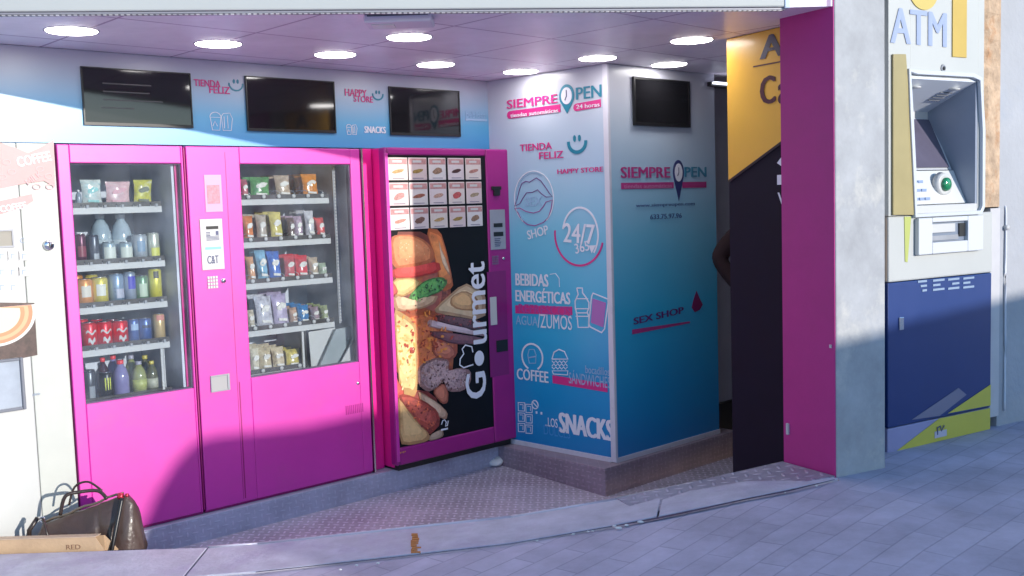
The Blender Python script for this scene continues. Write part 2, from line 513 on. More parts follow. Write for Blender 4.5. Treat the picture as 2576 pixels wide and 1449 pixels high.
# ================================================================== GROUND
K1 = [(-2.75, 4.10, .10), (-2.19, 4.12, .10), (-1.31, 4.12, .10), (-1.10, 4.115, .11), (-0.035, 4.18, .17), (0.43, 4.29, .20), (1.02, 4.38, .27), (1.197, 4.438, .30)]
K2 = [(-2.75, 3.76, .10), (-2.10, 3.77, .10), (-1.30, 3.77, .10), (-1.02, 3.78, .11), (-0.04, 3.84, .17), (0.36, 3.92, .20), (0.92, 4.00, .27), (1.35, 4.14, .30)]
pav_m = tile_mat('street_paving', (0.44, 0.41, 0.52), (0.51, 0.475, 0.59), (0.35, 0.33, 0.43), 0.34, 0.105, 45, (0.03, 0.03), rough=0.65, msize=0.0035, offset=0.5, bump=0.4, dirt=0.70)
def street():
    M = MB(); xs = [-90, -12, -2.75]+[p[0] for p in K2[1:]]
    far = [3.76, 3.76]+[p[1] for p in K2]
    zf = [.10, .10]+[p[2]-0.004 for p in K2]
    xs = [-90, -12]+[p[0] for p in K2]
    v = []; f = []
    for i, x in enumerate(xs):
        v += [(x, far[i], zf[i]), (x, far[i]-1.6, zf[i]), (x, -6, zf[i]*0.9), (x, -90, zf[i]*0.9)]
    for i in range(len(xs)-1):
        for k in range(3): f.append((i*4+k, i*4+k+1, (i+1)*4+k+1, (i+1)*4+k))
    M.add(v, f)
    fr = [(1.35, 4.14, .296), (*pt(PC, .05, .12), .295), (*pt(PC, .46, .22), .286), (*pt(PC, 8, .25), .27), (90, 9, .27),
          (1.35, 2.54, .296), (3, 2.5, .285), (8, 2.5, .27), (90, 2.5, .27), (1.35, -6, .27), (3, -6, .27), (8, -6, .27), (90, -6, .27), (1.35, -90, .27), (3, -90, .27), (8, -90, .27), (90, -90, .27)]
    M.add(fr, [(0, 5, 6), (0, 6, 1), (1, 6, 2), (2, 6, 7), (2, 7, 3), (3, 7, 8), (3, 8, 4), (5, 9, 10, 6), (6, 10, 11, 7), (7, 11, 12, 8), (9, 13, 14, 10), (10, 14, 15, 11), (11, 15, 16, 12)])
    o = M.build('pavement', pav_m); tag(o, kind='structure')
street()
sill_m = mat('worn_sill_stone', (0.50, 0.49, 0.58), 0.62, var=0.22, vs=7, bump=0.35, bs=45, stain=(0.37, 0.33, 0.46), ss=3.2)
def sill():
    t = thing('door_sill', None, 'long worn stone door sill between checker plate floor and street paving', 'sill', -1.0, 4.0, 0.0)
    cuts = [(0, 2.0), (2.0, 5.35), (5.35, 7.0)]     # three slabs, in index space
    def interp(K, s):
        i = min(int(s), len(K)-2); f_ = s-i
        return [K[i][j]+(K[i+1][j]-K[i][j])*f_ for j in range(3)]
    for a, b in cuts:
        ss_ = [a]+[k for k in range(int(a)+1, int(math.ceil(b)))]+[b]
        ss_ = sorted(set(ss_))
        M = MB(); v = []
        e = 0.004
        for n_, s_ in enumerate(ss_):
            p = interp(K1, s_); q = interp(K2, s_)
            dx = e if n_ == 0 else (-e if n_ == len(ss_)-1 else 0)
            v += [(p[0]+dx, p[1], -0.20), (p[0]+dx, p[1], p[2]), (q[0]+dx, q[1]+.004, q[2]+.004), (q[0]+dx, q[1]+.004, q[2]-0.12)]
        f = []
        for i in range(len(ss_)-1):
            for k in range(3): f.append((i*4+k, i*4+k+1, i*4+4+k+1, i*4+4+k))
            f.append((i*4+3, i*4, i*4+4, i*4+7))
        f.append((3, 2, 1, 0)); n = (len(ss_)-1)*4; f.append((n, n+1, n+2, n+3))
        M.add(v, f); M.build('sill_slab', sill_m, t, bevel=0.003)
    # rusty stain strip painted across the slab
    M = MB()
    for i in range(9):
        y = 1342+i*5.6
        x0 = 1036+random.uniform(-3, 3); x1 = x0+random.uniform(14, 26)
        if i == 8: x0, x1 = 1034, 1058
        zz_ = .152
        a_, b_ = atz(x0, y, zz_), atz(x1, y, zz_)
        c_, d_ = atz(x1, y+4.2, zz_), atz(x0, y+4.2, zz_)
        M.slab([a_, b_, c_, d_], zz_-.004, zz_+.001)
    each(M, 'rust_mark', mat('rust', (0.50, 0.20, 0.05), 0.8, var=0.4, vs=60), t)
    M = MB(); pts = [atz(x, y, z+.004) + (z,) for (x, y), z in (((2100, 1207), .30), ((1985, 1235), .284), ((1878, 1256), .27), ((1760, 1282), .245), ((1650, 1305), .222), ((1534, 1326), .2), ((1400, 1349), .18), ((1284, 1369), .17), ((1000, 1402), .14), ((644, 1440), .11))]
    v = []; f = []
    for i, (x, y, z) in enumerate(pts):
        w = [.003, .012, .008, .015, .012, .006, .004, .004, .004, .005][i]*random.uniform(.7, 1)
        v += [(x, y+w, z+.0055), (x, y-w, z+.0055)]
    for i in range(len(pts)-1): f.append((2*i, 2*i+1, 2*i+3, 2*i+2))
    M.add(v, f); M.build('crack_line', mat('dark_joint_dirt', (0.09, 0.07, 0.12), 0.9, var=0.6, vs=40), t)
sill()
floor_m = checker_plate('checker_plate_floor', (0.44, 0.40, 0.49), 0.040, 87, rough=0.45, metal=0.15)
fpts = [(-2.75, 4.09), (-2.19, 4.11), (-1.31, 4.11), (-1.10, 4.105), (-0.035, 4.17), (0.43, 4.28), (1.02, 4.37), (1.19, 4.43), (3.2, 5.6), (3.6, 9.5), (-4.0, 9.5), (-4.0, 4.09)]
def zfl(x, y):
    o_ = -(x-PA[0][0])*DA[1]+(y-PA[0][1])*DA[0]
    return -.128+.042*(o_+.03)
M = MB(); n = len(fpts)
M.add([(x, y, zfl(x, y)) for x, y in fpts]+[(x, y, zfl(x, y)-.06) for x, y in fpts], [tuple(range(n)), tuple(range(2*n-1, n-1, -1))]+[(i, i+n, (i+1) % n+n, (i+1) % n) for i in range(n)])
tag(M.build('floor', floor_m), kind='structure')
# threshold plate, rising with the street at the right
thr_m = checker_plate('threshold_plate', (0.36, 0.34, 0.43), 0.05, 87, rough=0.42, metal=0.3, strength=0.6, shine=0.28)
t = thing('threshold_plate', None, 'ridged metal threshold plate at the foot of the magenta column', 'metal plate', 0.9, 4.3, 0.2)
M = MB()
a, b, c, d_ = (0.43, 4.285, .2065), (1.190, 4.430, .3065), (1.34, 4.17, .3075), (0.50, 4.03, .213)
M.add([a, d_, c, b, (a[0], a[1], a[2]-.005), (d_[0], d_[1], d_[2]-.005), (c[0], c[1], c[2]-.005), (b[0], b[1], b[2]-.005)], [(0, 1, 2, 3), (4, 7, 6, 5), (0, 4, 5, 1), (1, 5, 6, 2), (2, 6, 7, 3), (3, 7, 4, 0)])
M.build('ridged_plate', thr_m, t)
M = MB(); M.tube([(0.42, 4.292, .203), (0.80, 4.35, .25), (1.195, 4.440, .302)], 0.005); M.build('edge_bar', STEEL, t)

t = thing('sill_highlight_strip', None, 'thin bright metal edge strip between checker plate floor and stone sill', 'edge strip', -.5, 4.14, .1)
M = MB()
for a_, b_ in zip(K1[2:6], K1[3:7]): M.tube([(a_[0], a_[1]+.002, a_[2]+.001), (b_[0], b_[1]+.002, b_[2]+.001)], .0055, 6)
M.build('highlight_strip', mat('highlight_paint', (.62, .58, .66), .35, metal=.3), t)  # pale tube drawn for the highlight line along the sill edge
# riser under the machines
riser_m = checker_plate('riser_plate', (0.42, 0.42, 0.54), 0.03, 0, rough=0.42, metal=0.1, strength=0.3, axes=('X', 'Z'), shine=0.12)
M = MB(); M.box(-1.3, 2.0, -0.03, 0.75, -0.16, -0.002)
o = M.build('machine_plinth', riser_m, bevel=0.004); frame(o, PA)
tag(o, 'low checker plate plinth under the row of vending machines', 'plinth')
M = MB()
def off2(pl, u, o): return pt(pl, u, o)
pk = (KP[0]-0.075, KP[1]-0.115)
lenR = 1.25
A1 = off2(PB, 0.02, -0.085)
M.slab([pk, (pk[0]+DA[0]*lenR, pk[1]+DA[1]*lenR), (pk[0]+DA[0]*lenR-0.55, pk[1]+DA[1]*lenR+0.6), (A1[0]+0.0, A1[1]+0.5), A1], -0.20, -0.004)
plinth_m = checker_plate('pillar_plinth_plate', (0.30, 0.24, 0.29), 0.03, 0, rough=0.5, metal=0.15, strength=0.4, axes=('X', 'Z'), shine=0.18)
o = M.build('pillar_plinth', plinth_m, bevel=0.004); frame(o, None)
tag(o, 'brownish checker plate plinth under the blue printed pillar', 'plinth')

# ================================================================== CEILING, FASCIA
ZC = 2.26
ceil_m = tile_mat('ceiling_panels', (0.88, 0.80, 0.88), (0.88, 0.80, 0.88), (0.45, 0.32, 0.46), 0.6, 0.6, 44, (-1.06, 4.38), rough=0.35, msize=0.007, offset=0.0, bump=0.15, dirt=0.93)
FL = [(-2.9, 3.50), (-1.86, 3.77), (-0.97, 3.90), (0.02, 4.05), (0.98, 4.16), (1.22, 4.14)]
f0, f1 = Vector((-1.86, 3.76)), Vector((1.17, 4.155))
fd = (f1-f0).normalized(); fn = Vector((fd.y, -fd.x))
def fl(s, o=0.0): q = f0+fd*s+fn*o; return (q.x, q.y)
M = MB(); M.slab([fl(-1.0, -.03), fl(3.02, -.03), (1.345, 4.185), (1.27, 4.40), (1.23, 4.62), (2.0, 5.0), (3.6, 6.2), (3.6, 9.5), (-4, 9.5), (-4.0, 4.3)], ZC, ZC+0.07)
tag(M.build('ceiling', ceil_m), kind='structure')
t = thing('fascia', None, 'long pale fascia box over the shop opening with a perforated lower edge', 'fascia', fl(1.5)[0], fl(1.5)[1], 2.25)
fas_m = mat('fascia_paint', (0.44, 0.455, 0.445), 0.4, var=0.06, vs=1.2, coat=0.1)
M = MB(); M.slab([fl(-1.0, 0.012), fl(3.02, 0.012), fl(3.02, -0.03), fl(-1.0, -0.03)], 2.255, 3.0); M.build('panel', fas_m, t, bevel=0.006)
M = MB(); M.slab([fl(-1.0, 0.0), fl(3.03, 0.0), fl(3.03, -0.028), fl(-1.0, -0.028)], 2.247, 2.254); M.build('lower_rail', mat('rail_grey', (0.30, 0.29, 0.33), 0.4, metal=0.3), t)
M = MB(); M.slab([fl(-1.0, -.005), fl(3.02, -.005), fl(3.02, -.020), fl(-1.0, -.020)], 2.2425, 2.2468)
ps_ = tile_mat('perforated_metal', (0.72, 0.72, 0.74), (0.50, 0.50, 0.55), (0.16, 0.14, 0.18), 0.021, 0.2, math.degrees(math.atan2(fd.y, fd.x)), (f0.x, f0.y-.05), rough=0.4, msize=0.005, offset=0, dirt=0.3)
M.build('perforated_strip', ps_, t)
M = MB(); M.slab([fl(3.021, 0.013), fl(3.045, 0.013), fl(3.045, -0.031), fl(3.021, -0.031)], 2.25, 3.0); M.build('end_cap', mat('end_cap_blue_white', (0.5, 0.58, 0.68), 0.35), t, bevel=0.004)
# building above and around
bw = mat('render_wall', (0.42, 0.42, 0.44), 0.8, var=0.1, vs=2, bump=0.3)
M = MB(); M.slab([fl(-3.5, -.032), fl(3.02, -.032), (1.345, 4.185), pt(PC, 0.44, 0.0), pt(PT, 0.0, 0.06), pt(PT, 7, 0.06), (9, 10), (-6, 10), (-6, 3.4)], 2.68, 4.4)
o = M.build('upper_storey', bw); frame(o, None); tag(o, 'plain rendered upper storey wall above the shop fascia', 'building wall')
M = MB(); M.slab([(-2.62, 3.62), (-2.62, 3.98), pt(PA, -1.32, 0.0), pt(PA, -1.32, 1.0), (-6, 6.5), (-6, 3.45)], -0.15, 2.678)
o = M.build('side_wall', bw); frame(o, None); tag(o, 'plain wall closing the left end of the shop front', 'wall')
M = MB(); M.box(-1.32, 2.0, 0.80, 0.88, -0.13, ZC-.002)
o = M.build('back_wall', bw); frame(o, PA); tag(o, 'hidden back wall behind the vending machines', 'wall')

# upper printed board
up_m = ramp_mat('printed_board_blue', [(0.0, (0.012, 0.24, 0.55)), (0.35, (0.05, 0.32, 0.57)), (0.75, (0.30, 0.38, 0.52)), (1.0, (0.45, 0.42, 0.52))], lo=1.84, hi=2.26, rough=0.42, var=0.02, coat=0.9, crough=0.42, cior=1.8)
t = thing('header_board', PA, 'blue to lilac printed header board above the vending machines', 'printed board', 0.3, 0.05, 1.835)
M = MB(); M.box(-1.31, 2.06, 0.05, 0.79, 1.836, ZC-0.002); M.build('board', up_m, t)
OB = 0.05
text('TIENDA', t, PA, (488, 216), (554, 203), PINKC, OB-.003)
text('FELIZ', t, PA, (527, 234), (578, 219), PINKC, OB-.003)
text('HAPPY', t, PA, (868, 241), (922, 226), PINKC, OB-.003)
text('STORE', t, PA, (890, 256), (938, 243), PINKC, OB-.003)
text('SNACKS', t, PA, (917, 334), (970, 319), PALE, OB-.003, bold=0.03)
def smile(parent, pl, cx, cy, sx, sy, m_, off, w, name='smile_logo'):
    u, z = on(pl, cx, cy, off); u1, _ = on(pl, cx+sx, cy, off); _, z1 = on(pl, cx, cy-sy, off)
    rx, rz = u1-u, z1-z
    M = MB(); M.stroke(circ(u, z, rx, rz, 175, 365, 16), w, off-.003, off-.001)
    for k in (-.28, .28):
        M.plate(circ(u+k*rx, z+rz*.35, rx*.16, rz*.33, n=12)[:-1], off-.003, off-.001)
    return M.build(name, m_, parent)
smile(t, PA, 593, 211, 17, 17, TEAL, OB, .007)
smile(t, PA, 950, 237, 13, 14, TEAL, OB, .008)
def cupbag(parent, pl, x0, y0, x1, y1, m_, off, w=.003):
    u0, u1, z0, z1 = quad(pl, x0, y0, x1, y1, off); W = u1-u0; H = z1-z0
    M = MB()
    M.stroke([(u0, z0+.62*H), (u0+.07*W, z0), (u0+.4*W, z0), (u0+.47*W, z0+.62*H)], w, off-.003, off-.001)
    M.stroke(circ(u0+.235*W, z0+.64*H, .25*W, .26*H, 0, 180, 10), w, off-.003, off-.001, closed=True)
    M.stroke([(u0+.1*W, z0+.2*H), (u0+.2*W, z0+.45*H), (u0+.3*W, z0+.2*H)], w, off-.003, off-.001)
    M.stroke([(u0+.55*W, z0), (u0+.5*W, z0+.7*H), (u0+.6*W, z0+.85*H), (u0+.9*W, z0+.88*H), (u0+W, z0+.6*H), (u0+.92*W, z0)], w, off-.003, off-.001, closed=True)
    M.stroke([(u0+.62*W, z0+.1*H), (u0+.62*W, z0+.7*H)], w, off-.003, off-.001)
    M.stroke([(u0+.78*W, z0+.1*H), (u0+.78*W, z0+.75*H)], w, off-.003, off-.001)
    return M.build('icon', m_, parent)
cupbag(t, PA, 530, 327, 583, 279, PALE, OB)
cupbag(t, PA, 872, 338, 897, 311, PALE, OB)
text('bebidas', t, PA, (1172, 296), (1220, 282), FAINT, OB-.003, bold=0)
M = MB(); u0, u1, z0, z1 = quad(PA, 1170, 303, 1224, 300, OB); M.box(u0, u1, OB-.004, OB-.001, z0, z1); M.build('rule', FAINT, t)

# screens
def tv(pl, x0, y0, x1, y1, off, label, proud=0.014):
    u0, u1, z0, z1 = quad(pl, x0, y0, x1, y1, off-proud)
    t = thing('wall_screen', pl, label, 'television', (u0+u1)/2, off, z0)
    b = 0.006
    M = MB()
    F0 = off-proud
    for (a, b_, c, d_) in ((u0, u1, z0, z0+.014), (u0, u1, z1-b, z1), (u0, u0+b, z0+.014, z1-b), (u1-b, u1, z0+.014, z1-b)):
        M.box(a, b_, F0, off-.002, c, d_)
    M.build('bezel', BLACK, t)
    M = MB(); M.box(u0+b, u1-b, F0+.004, off-.004, z0+.014, z1-b); M.build('screen', SCREEN, t)
    return t, (u0, u1, z0, z1)
t1, q = tv(PA, 203, 166, 487, 322, OB, 'black wall screen with painted faint text reflections, leftmost above the pink machines')
M = MB(); F = OB-.014+.004
for i, (a, b_, zz) in enumerate(((.18, .62, .72), (.18, .6, .58), (.18, .72, .44), (.16, .45, .30))):
    W = q[1]-q[0]; H = q[3]-q[2]
    M.box(q[0]+a*W, q[0]+b_*W, F-.001, F-.0002, q[2]+zz*H, q[2]+zz*H+.006)
each(M, 'reflection_line', mat('painted_reflection', (0.05, 0.045, 0.055), 0.2), t1)  # bars painted as faint reflections on the switched-off screen
tv(PA, 617, 190, 847, 335, OB, 'black wall screen, the middle one of three above the machines')
tv(PA, 979, 217, 1160, 344, OB, 'black wall screen above the food vending machine, rightmost on the header board')

# downlights
em = mat('downlight_glow', (1.0, 0.97, 0.95), 0.5, emit=12.0)
rim_m = mat('downlight_rim', (0.55, 0.52, 0.60), 0.3, metal=0.3)
LD = [((180, 77), 'round ceiling downlight at the far left above the first wall screen'),
      ((549, 110), 'round ceiling downlight above the smile logo left of the middle screen'),
      ((843, 137), 'round ceiling downlight above the right end of the middle screen'),
      ((1096, 162), 'round ceiling downlight above the rightmost header screen'),
      ((1310, 180), 'smallest round ceiling downlight in the inner corner beside the blue pillar'),
      ((1503, 146), 'round ceiling downlight right above the top corner of the blue pillar'),
      ((1683, 162), 'round ceiling downlight above the screen on the pillar side'),
      ((1740, 101), 'round ceiling downlight nearest the yellow advert wall'),
      ((1029, 93), 'round ceiling downlight partly behind the flat ceiling box')]
for (x, y), lab in LD:
    gx, gy = atz(x, y, ZC)
    t = thing('ceiling_downlight', None, lab, 'ceiling light', gx, gy, ZC, group='round downlights in the shop ceiling')
    M = MB(); M.lathe([(0.1005, -.0008), (0.107, -.0022), (0.108, -.0008)][::-1], gx, gy, ZC, 36)
    M.build('rim', rim_m, t)
    M = MB(); M.lathe([(0.098, -.0042), (0.1, -.0025)], gx, gy, ZC, 36); M.build('diffuser', em, t)
gx, gy = atz(1005, 72, ZC-.05)
t = thing('ceiling_box', None, 'flat rectangular emergency light box fixed to the ceiling', 'ceiling box', gx, gy, ZC-.05)
M = MB(); M.box(gx-.135, gx+.135, gy-.06, gy+.10, ZC-.034, ZC-.001); o = M.build('casing', mat('box_grey', (0.74, 0.68, 0.78), 0.4), t, bevel=.008)
M = MB(); M.box(gx-.12, gx+.12, gy-.063, gy-.0605, ZC-.010, ZC-.004); M.build('lens', DGREY, t)
M = MB(); M.box(gx-.11, gx-.02, gy-.02, gy+.06, ZC-.038, ZC-.0345); M.build('lamp_cover', mat('lamp_cover', (.8, .78, .76), .3), t)

# ================================================================== VENDING MACHINES
INT = mat('cabinet_interior', (0.60, 0.63, 0.72), 0.45, metal=0.0, var=0.2, vs=6)
def ring(M, U0, U1, Z0, Z1, u0, u1, z0, z1, y0, y1):
    M.box(U0, u0, y0, y1, Z0, Z1); M.box(u1, U1, y0, y1, Z0, Z1)
    M.box(u0, u1, y0, y1, z1, Z1); M.box(u0, u1, y0, y1, Z0, z0)
    return M
def cabinet(t, U0, U1, Z1, win, depth, side, inner_u1, door_m=MAG, face=0.0):
    """body shell, door frame round the window, glass, interior"""
    u0, u1, z0, z1 = win
    M = MB(); ring(M, U0+.003, U1-.003, 0.012, Z1-.003, u0, u1, z0, z1, face, face+0.045)
    M.build('door', door_m, t, bevel=0.004)
    M = MB()
    M.box(U0+.004, U0+.03, face+.046, 0.76, .02, Z1-.006); M.box(U1-.03, U1-.004, face+.046, 0.76, .02, Z1-.006)
    M.box(U0+.03, U1-.03, face+.046, 0.76, Z1-.04, Z1-.006); M.box(U0+.03, U1-.03, face+.046, 0.76, .02, .05)
    M.box(U0+.03, U1-.03, 0.72, 0.76, .05, Z1-.04)
    M.build('body', side, t)
    inner_u1 = min(inner_u1, U1-.046)
    M = MB(); i0 = max(U0+.045, u0-.05)
    M.box(i0, inner_u1, .56, .57, z0-.1, z1+.05)                       # back lining
    M.box(inner_u1, inner_u1+.012, face+.05, .57, z0-.1, z1+.05)        # right lining
    M.box(i0-.012, i0, face+.05, .57, z0-.1, z1+.05)
    M.box(i0, inner_u1, face+.05, .56, z1+.03, z1+.05)
    M.build('interior_lining', INT, t)
    M = MB(); M.box(u0+.001, u1-.001, face+.012, face+.016, z0+.001, z1-.001)
    M.build('glass', GLASS, t)
    M = MB(); ring(M, u0, u1, z0, z1, u0+.005, u1-.005, z0+.005, z1-.005, face+.018, face+.044)
    M.build('window_gasket', mat('gasket', (0.10, 0.06, 0.12), 0.6), t)
SH = 0.13      # shelf fronts stand this far behind the door face
def shelf(t, ua, ub, z, n, tags='clip'):
    M = MB(); M.box(ua, ub, SH, SH+.012, z-.018, z+.012)
    M.build('shelf_front', WHITE2, t)
    M = MB(); M.box(ua, ub, SH+.003, SH+.010, z+.0125, z+.036); M.build('tray_lip', mat('tray_lip_dark', (.035, .03, .03), .4, var=.5, vs=50), t)
    M = MB(); M.box(ua, ub, SH+.012, .55, z-.012, z-.004)
    for k in range(1, n):
        u = ua+(ub-ua)*k/n; M.box(u-.002, u+.002, SH+.014, .54, z-.004, z+.022)
    M.build('tray', mat('tray_wire', (0.42, 0.42, 0.44), 0.4, metal=0.4), t)
    M = MB()
    for k in range(n):
        u = ua+(ub-ua)*(k+.5)/n
        if tags == 'clip':
            M.box(u-.018, u+.004, SH-.004, SH+.008, z+.013, z+.020); M.box(u+.008, u+.020, SH-.006, SH+.006, z+.010, z+.024)
        else:
            M.lathe([(.011, 0), (.011, .004)], u, SH-.006, z+.026, 12, axis='y')
    each(M, 'price_tag', WHITE2 if tags != 'clip' else GREY, t)
    if tags == 'clip':
        M = MB()
        for k in range(n):
            u = ua+(ub-ua)*(k+.5)/n; M.box(u-.014, u+.000, SH-.006, SH-.001, z+.014, z+.028)
        each(M, 'clip', BLACK, t)

# ---- coffee machine
t = thing('coffee_machine', PA, 'white hot drinks machine with a red coffee print, at the left edge', 'vending machine', -0.93, 0, 0)
u0m = -1.31; u1m = on(PA, 139, 365)[0]-.004
M = MB(); M.box(u0m, u1m-.16, -.0, .75, .0, 1.83); M.build('body', OFFW, t, bevel=.006)
M = MB(); M.box(u1m-.158, u1m, .004, .75, .0, 1.83); M.build('side_panel', mat('cream_panel', (.46, .475, .44), .45, var=.04), t, bevel=.004)
pr = mat('faded_red_print', (0.47, 0.27, 0.27), 0.45, var=0.15, vs=9)
M = MB(); M.plate(P(PA, [(0, 358), (40, 372), (70, 385), (100, 372), (135, 352), (138, 470), (110, 455), (60, 462), (0, 475)], -.001), -.0025, -.0008); M.build('print_panel', pr, t)
M = MB(); M.plate(P(PA, [(0, 505), (80, 488), (84, 505), (60, 520), (0, 540)], -.001), -.0025, -.0008); M.build('print_panel', pr, t)
text('COFFEE', t, PA, (42, 412), (128, 388), PALE, -.004, ang=12, bold=.016)
text('COFFEE', t, PA, (0, 530), (66, 512), PALE, -.004, ang=9, bold=.02)
text('MILK', t, PA, (62, 455), (108, 440), mat('pale_pink_print', (.55, .32, .33), .5), -.004, ang=34, bold=.02)
M = MB()
for x, y in ((16, 408), (29, 432), (5, 445), (92, 470), (122, 443), (100, 425), (125, 470)):
    u, z = on(PA, x, y); M.stroke(circ(u, z, .016, .011, n=12)[:-1], .004, -.004, -.003, closed=True)
each(M, 'bean_print', mat('pale_pink_print', (.55, .32, .33), .5), t)
u0, u1, z0, z1 = quad(PA, -20, 578, 36, 622)
M = MB(); ring(M, u0, u1, z0, z1, u0+.008, u1-.008, z0+.008, z1-.008, -.008, .0); M.build('display_frame', GREY, t)
M = MB(); M.box(u0+.008, u1-.008, -.003, -.001, z0+.008, z1-.008); M.build('display', mat('lcd', (.30, .28, .24), .2), t)
M = MB(); bl = MB()
for y in (643, 683, 722):
    for x in (5, 33, 61):
        if y == 722 and x == 61: continue
        u, z = on(PA, x, y); M.box(u-.026, u+.026, -.003, -.001, z-.021, z+.021)
        bl.box(u-.010, u-.006, -.005, -.0035, z-.013, z+.010); bl.box(u-.006, u+.008, -.005, -.0035, z+.004, z+.009)
each(M, 'selection_button', WHITE2, t); each(bl, 'button_symbol', mat('pale_blue_ink', (.30, .36, .46), .5), t)
text('C', t, PA, (50, 612), (62, 598), mat('pale_blue_ink', (.30, .36, .46), .5), -.003)
u, z = on(PA, 122, 617)
M = MB(); M.lathe([(.020, -.012), (.024, -.004), (.024, .0)], u, 0, z, 20, axis='y'); lk = M.build('lock', CHROME, t)
M = MB(); M.box(u-.003, u+.003, -.0145, -.0125, z-.012, z+.012); M.build('keyhole', BLACK, lk)
cf = mat('coffee_brown_print', (0.07, 0.035, 0.03), 0.4, var=0.6, vs=40)
u0, u1, z0, z1 = quad(PA, -110, 762, 94, 905)
M = MB(); M.plate(P(PA, [(-60, 760), (86, 762), (94, 893), (-60, 925)]), -.002, -.0005); pp = M.build('cup_poster', cf, t)
u, z = on(PA, -12, 790)
for k, (r_, c_) in enumerate(((.165, (.62, .60, .58)), (.152, (.55, .20, .10)), (.135, (.62, .34, .18)), (.118, (.55, .22, .10)), (.10, (.62, .52, .40)))):
    a0 = -82; pts = [(u+r_*math.cos(R(a)), z+r_*.86*math.sin(R(a))) for a in range(-100, 13, 7)]
    pts = [(a, min(b, z+.028)) for a, b in pts]+[(u, z+.028)]
    M = MB(); M.plate(pts, -.003-k*.0008, -.0022-k*.0008); M.build('cup_print', mat('cup%d' % k, c_, .4), t)
u0, u1, z0, z1 = quad(PA, -120, 918, 64, 1028)
M = MB(); ring(M, u0-.3, u1, z0, z1, u0, u1-.014, z0+.014, z1-.012, -.022, .0); hd = M.build('cup_hatch', mat('hatch_frame', (.16, .17, .20), .3), t, bevel=.004)
M = MB(); M.box(u0, u1-.014, -.010, -.006, z0+.014, z1-.012); M.build('hatch_window', mat('hatch_clear', (.36, .40, .46), .15, var=.2), hd)
text('abrir', t, PA, (82, 996), (102, 986), mat('pale_blue_ink', (.30, .36, .46), .5), -.003, bold=.01)

# ---- drinks machine
UD0 = on(PA, 140, 365)[0]
t = thing('drinks_vending_machine', PA, 'tall pink vending machine full of cans and bottles', 'vending machine', UD0/2, 0, 0)
wD = quad(PA, 176, 411, 456, 411); zb = on(PA, 222, 1017)[1]
wD = (wD[0], wD[1], zb, wD[3])
innerD = on(PA, 404, 525, SH)[0]+.006
cabinet(t, UD0, -.006, 1.83, wD, .76, CRIM, innerD+.10)
zsD = [on(PA, 188, y, SH)[1] for y in (530, 675, 784, 893)]
for z in zsD: shelf(t, wD[0]-.03, innerD, z, 6)
zlow = wD[2]-.035
shelf(t, wD[0]-.03, innerD, zlow, 6)
M = MB(); u = on(PA, 405, 900, SH)[0]; M.box(u, u+.012, SH, SH+.01, zlow, zsD[3]-.02); M.box(u+.03, u+.036, SH+.04, SH+.05, zlow, zsD[3]-.02); M.build('shelf_post', WHITE2, t)
M = MB(); M.plate(P(PA, [(340, 1130), (342, 1145)] + [(343, 1145), (341, 1130)]), -.0005, .0); 
M = MB(); M.box(-.004, .002, .004, .05, .02, 1.82); M.build('door_gap', MAGD, t)
M = MB(); M.box(UD0, -.006, .012, .7, -.001, .011); M.build('foot_rail', MAGD, t)

# ---- snack machine
US1 = on(PA, 905, 374)[0]
t = thing('snack_vending_machine', PA, 'tall pink vending machine with keypad column and shelves of snacks', 'vending machine', US1/2, 0, 0)
a = on(PA, 603, 412); b = on(PA, 882, 416); zb = on(PA, 632, 951)[1]
wS = (a[0], b[0], zb, a[1])
innerS = on(PA, 828, 600, SH)[0]+.01
cabinet(t, .004, US1, 1.83, wS, .76, CRIM, innerS+.13)
zsS = [on(PA, 620, y, SH)[1] for y in (508, 616, 721, 841)]
for z in zsS: shelf(t, wS[0]-.03, innerS, z, 7, 'disc')
zlowS = wS[2]-.02
shelf(t, wS[0]-.03, innerS-.18, zlowS, 4, 'disc')
# coils
coil = mat('coil_wire', (.5, .5, .52), .3, metal=.8)
M = MB()
for z in zsS:
    for k in range(7):
        uc = wS[0]-.03+(innerS-wS[0]+.03)*(k+.5)/7
        pts = [(uc+.026*math.cos(i*.7), SH+.02+i*.006, z+.032+.026*math.sin(i*.7)) for i in range(60)]
        M.tube(pts, .0016, 4)
each(M, 'dispensing_coil', coil, t)
# perforated rail
M = MB(); ur = on(PA, 848, 600, SH)[0]
M.box(ur-.012, ur+.004, SH, SH+.008, zsS[3], wS[3]+.02); M.build('rail', STEEL, t)
M = MB(); z = zsS[3]+.01
while z < wS[3]:
    M.box(ur-.006, ur+.002, SH-.004, SH-.001, z, z+.010); z += .0185
each(M, 'rail_slot', WHITE2, t)
M = MB(); M.box(ur+.02, ur+.12, SH+.05, SH+.06, zsS[3], wS[3]+.02); M.build('side_lining', mat('pale_steel', (.42, .42, .50), .35, metal=.3, var=.1), t)
pts = P(PA, [(780, 842), (842, 832), (842, 915), (785, 925)], SH)
M = MB(); zt = zsS[3]-.02
M.plate(P(PA, [(776, 835), (843, 824), (846, 920), (784, 932)], SH), SH, SH+.006); M.build('chute_panel', WHITE2, t)
M = MB(); M.plate(P(PA, [(843, 828), (893, 818), (850, 914), (799, 927)], SH-.02), SH-.03, SH-.015); M.build('chute_flap', mat('flap_grey', (.27, .31, .33), .35), t)
M = MB(); M.plate(P(PA, [(896, 838), (903, 912), (852, 917)], SH-.05), SH-.06, SH-.05); M.build('chute_guard', WHITE2, t)
M = MB(); u = on(PA, 763, 900, SH)[0]; M.box(u-.008, u+.004, SH-.01, SH, zlowS, zsS[3]-.02); M.build('divider', WHITE2, t)
M = MB(); M.box(u+.005, u+.02, SH-.008, SH+.3, zlowS, zsS[3]-.02); M.build('divider_edge', BLACK, t)
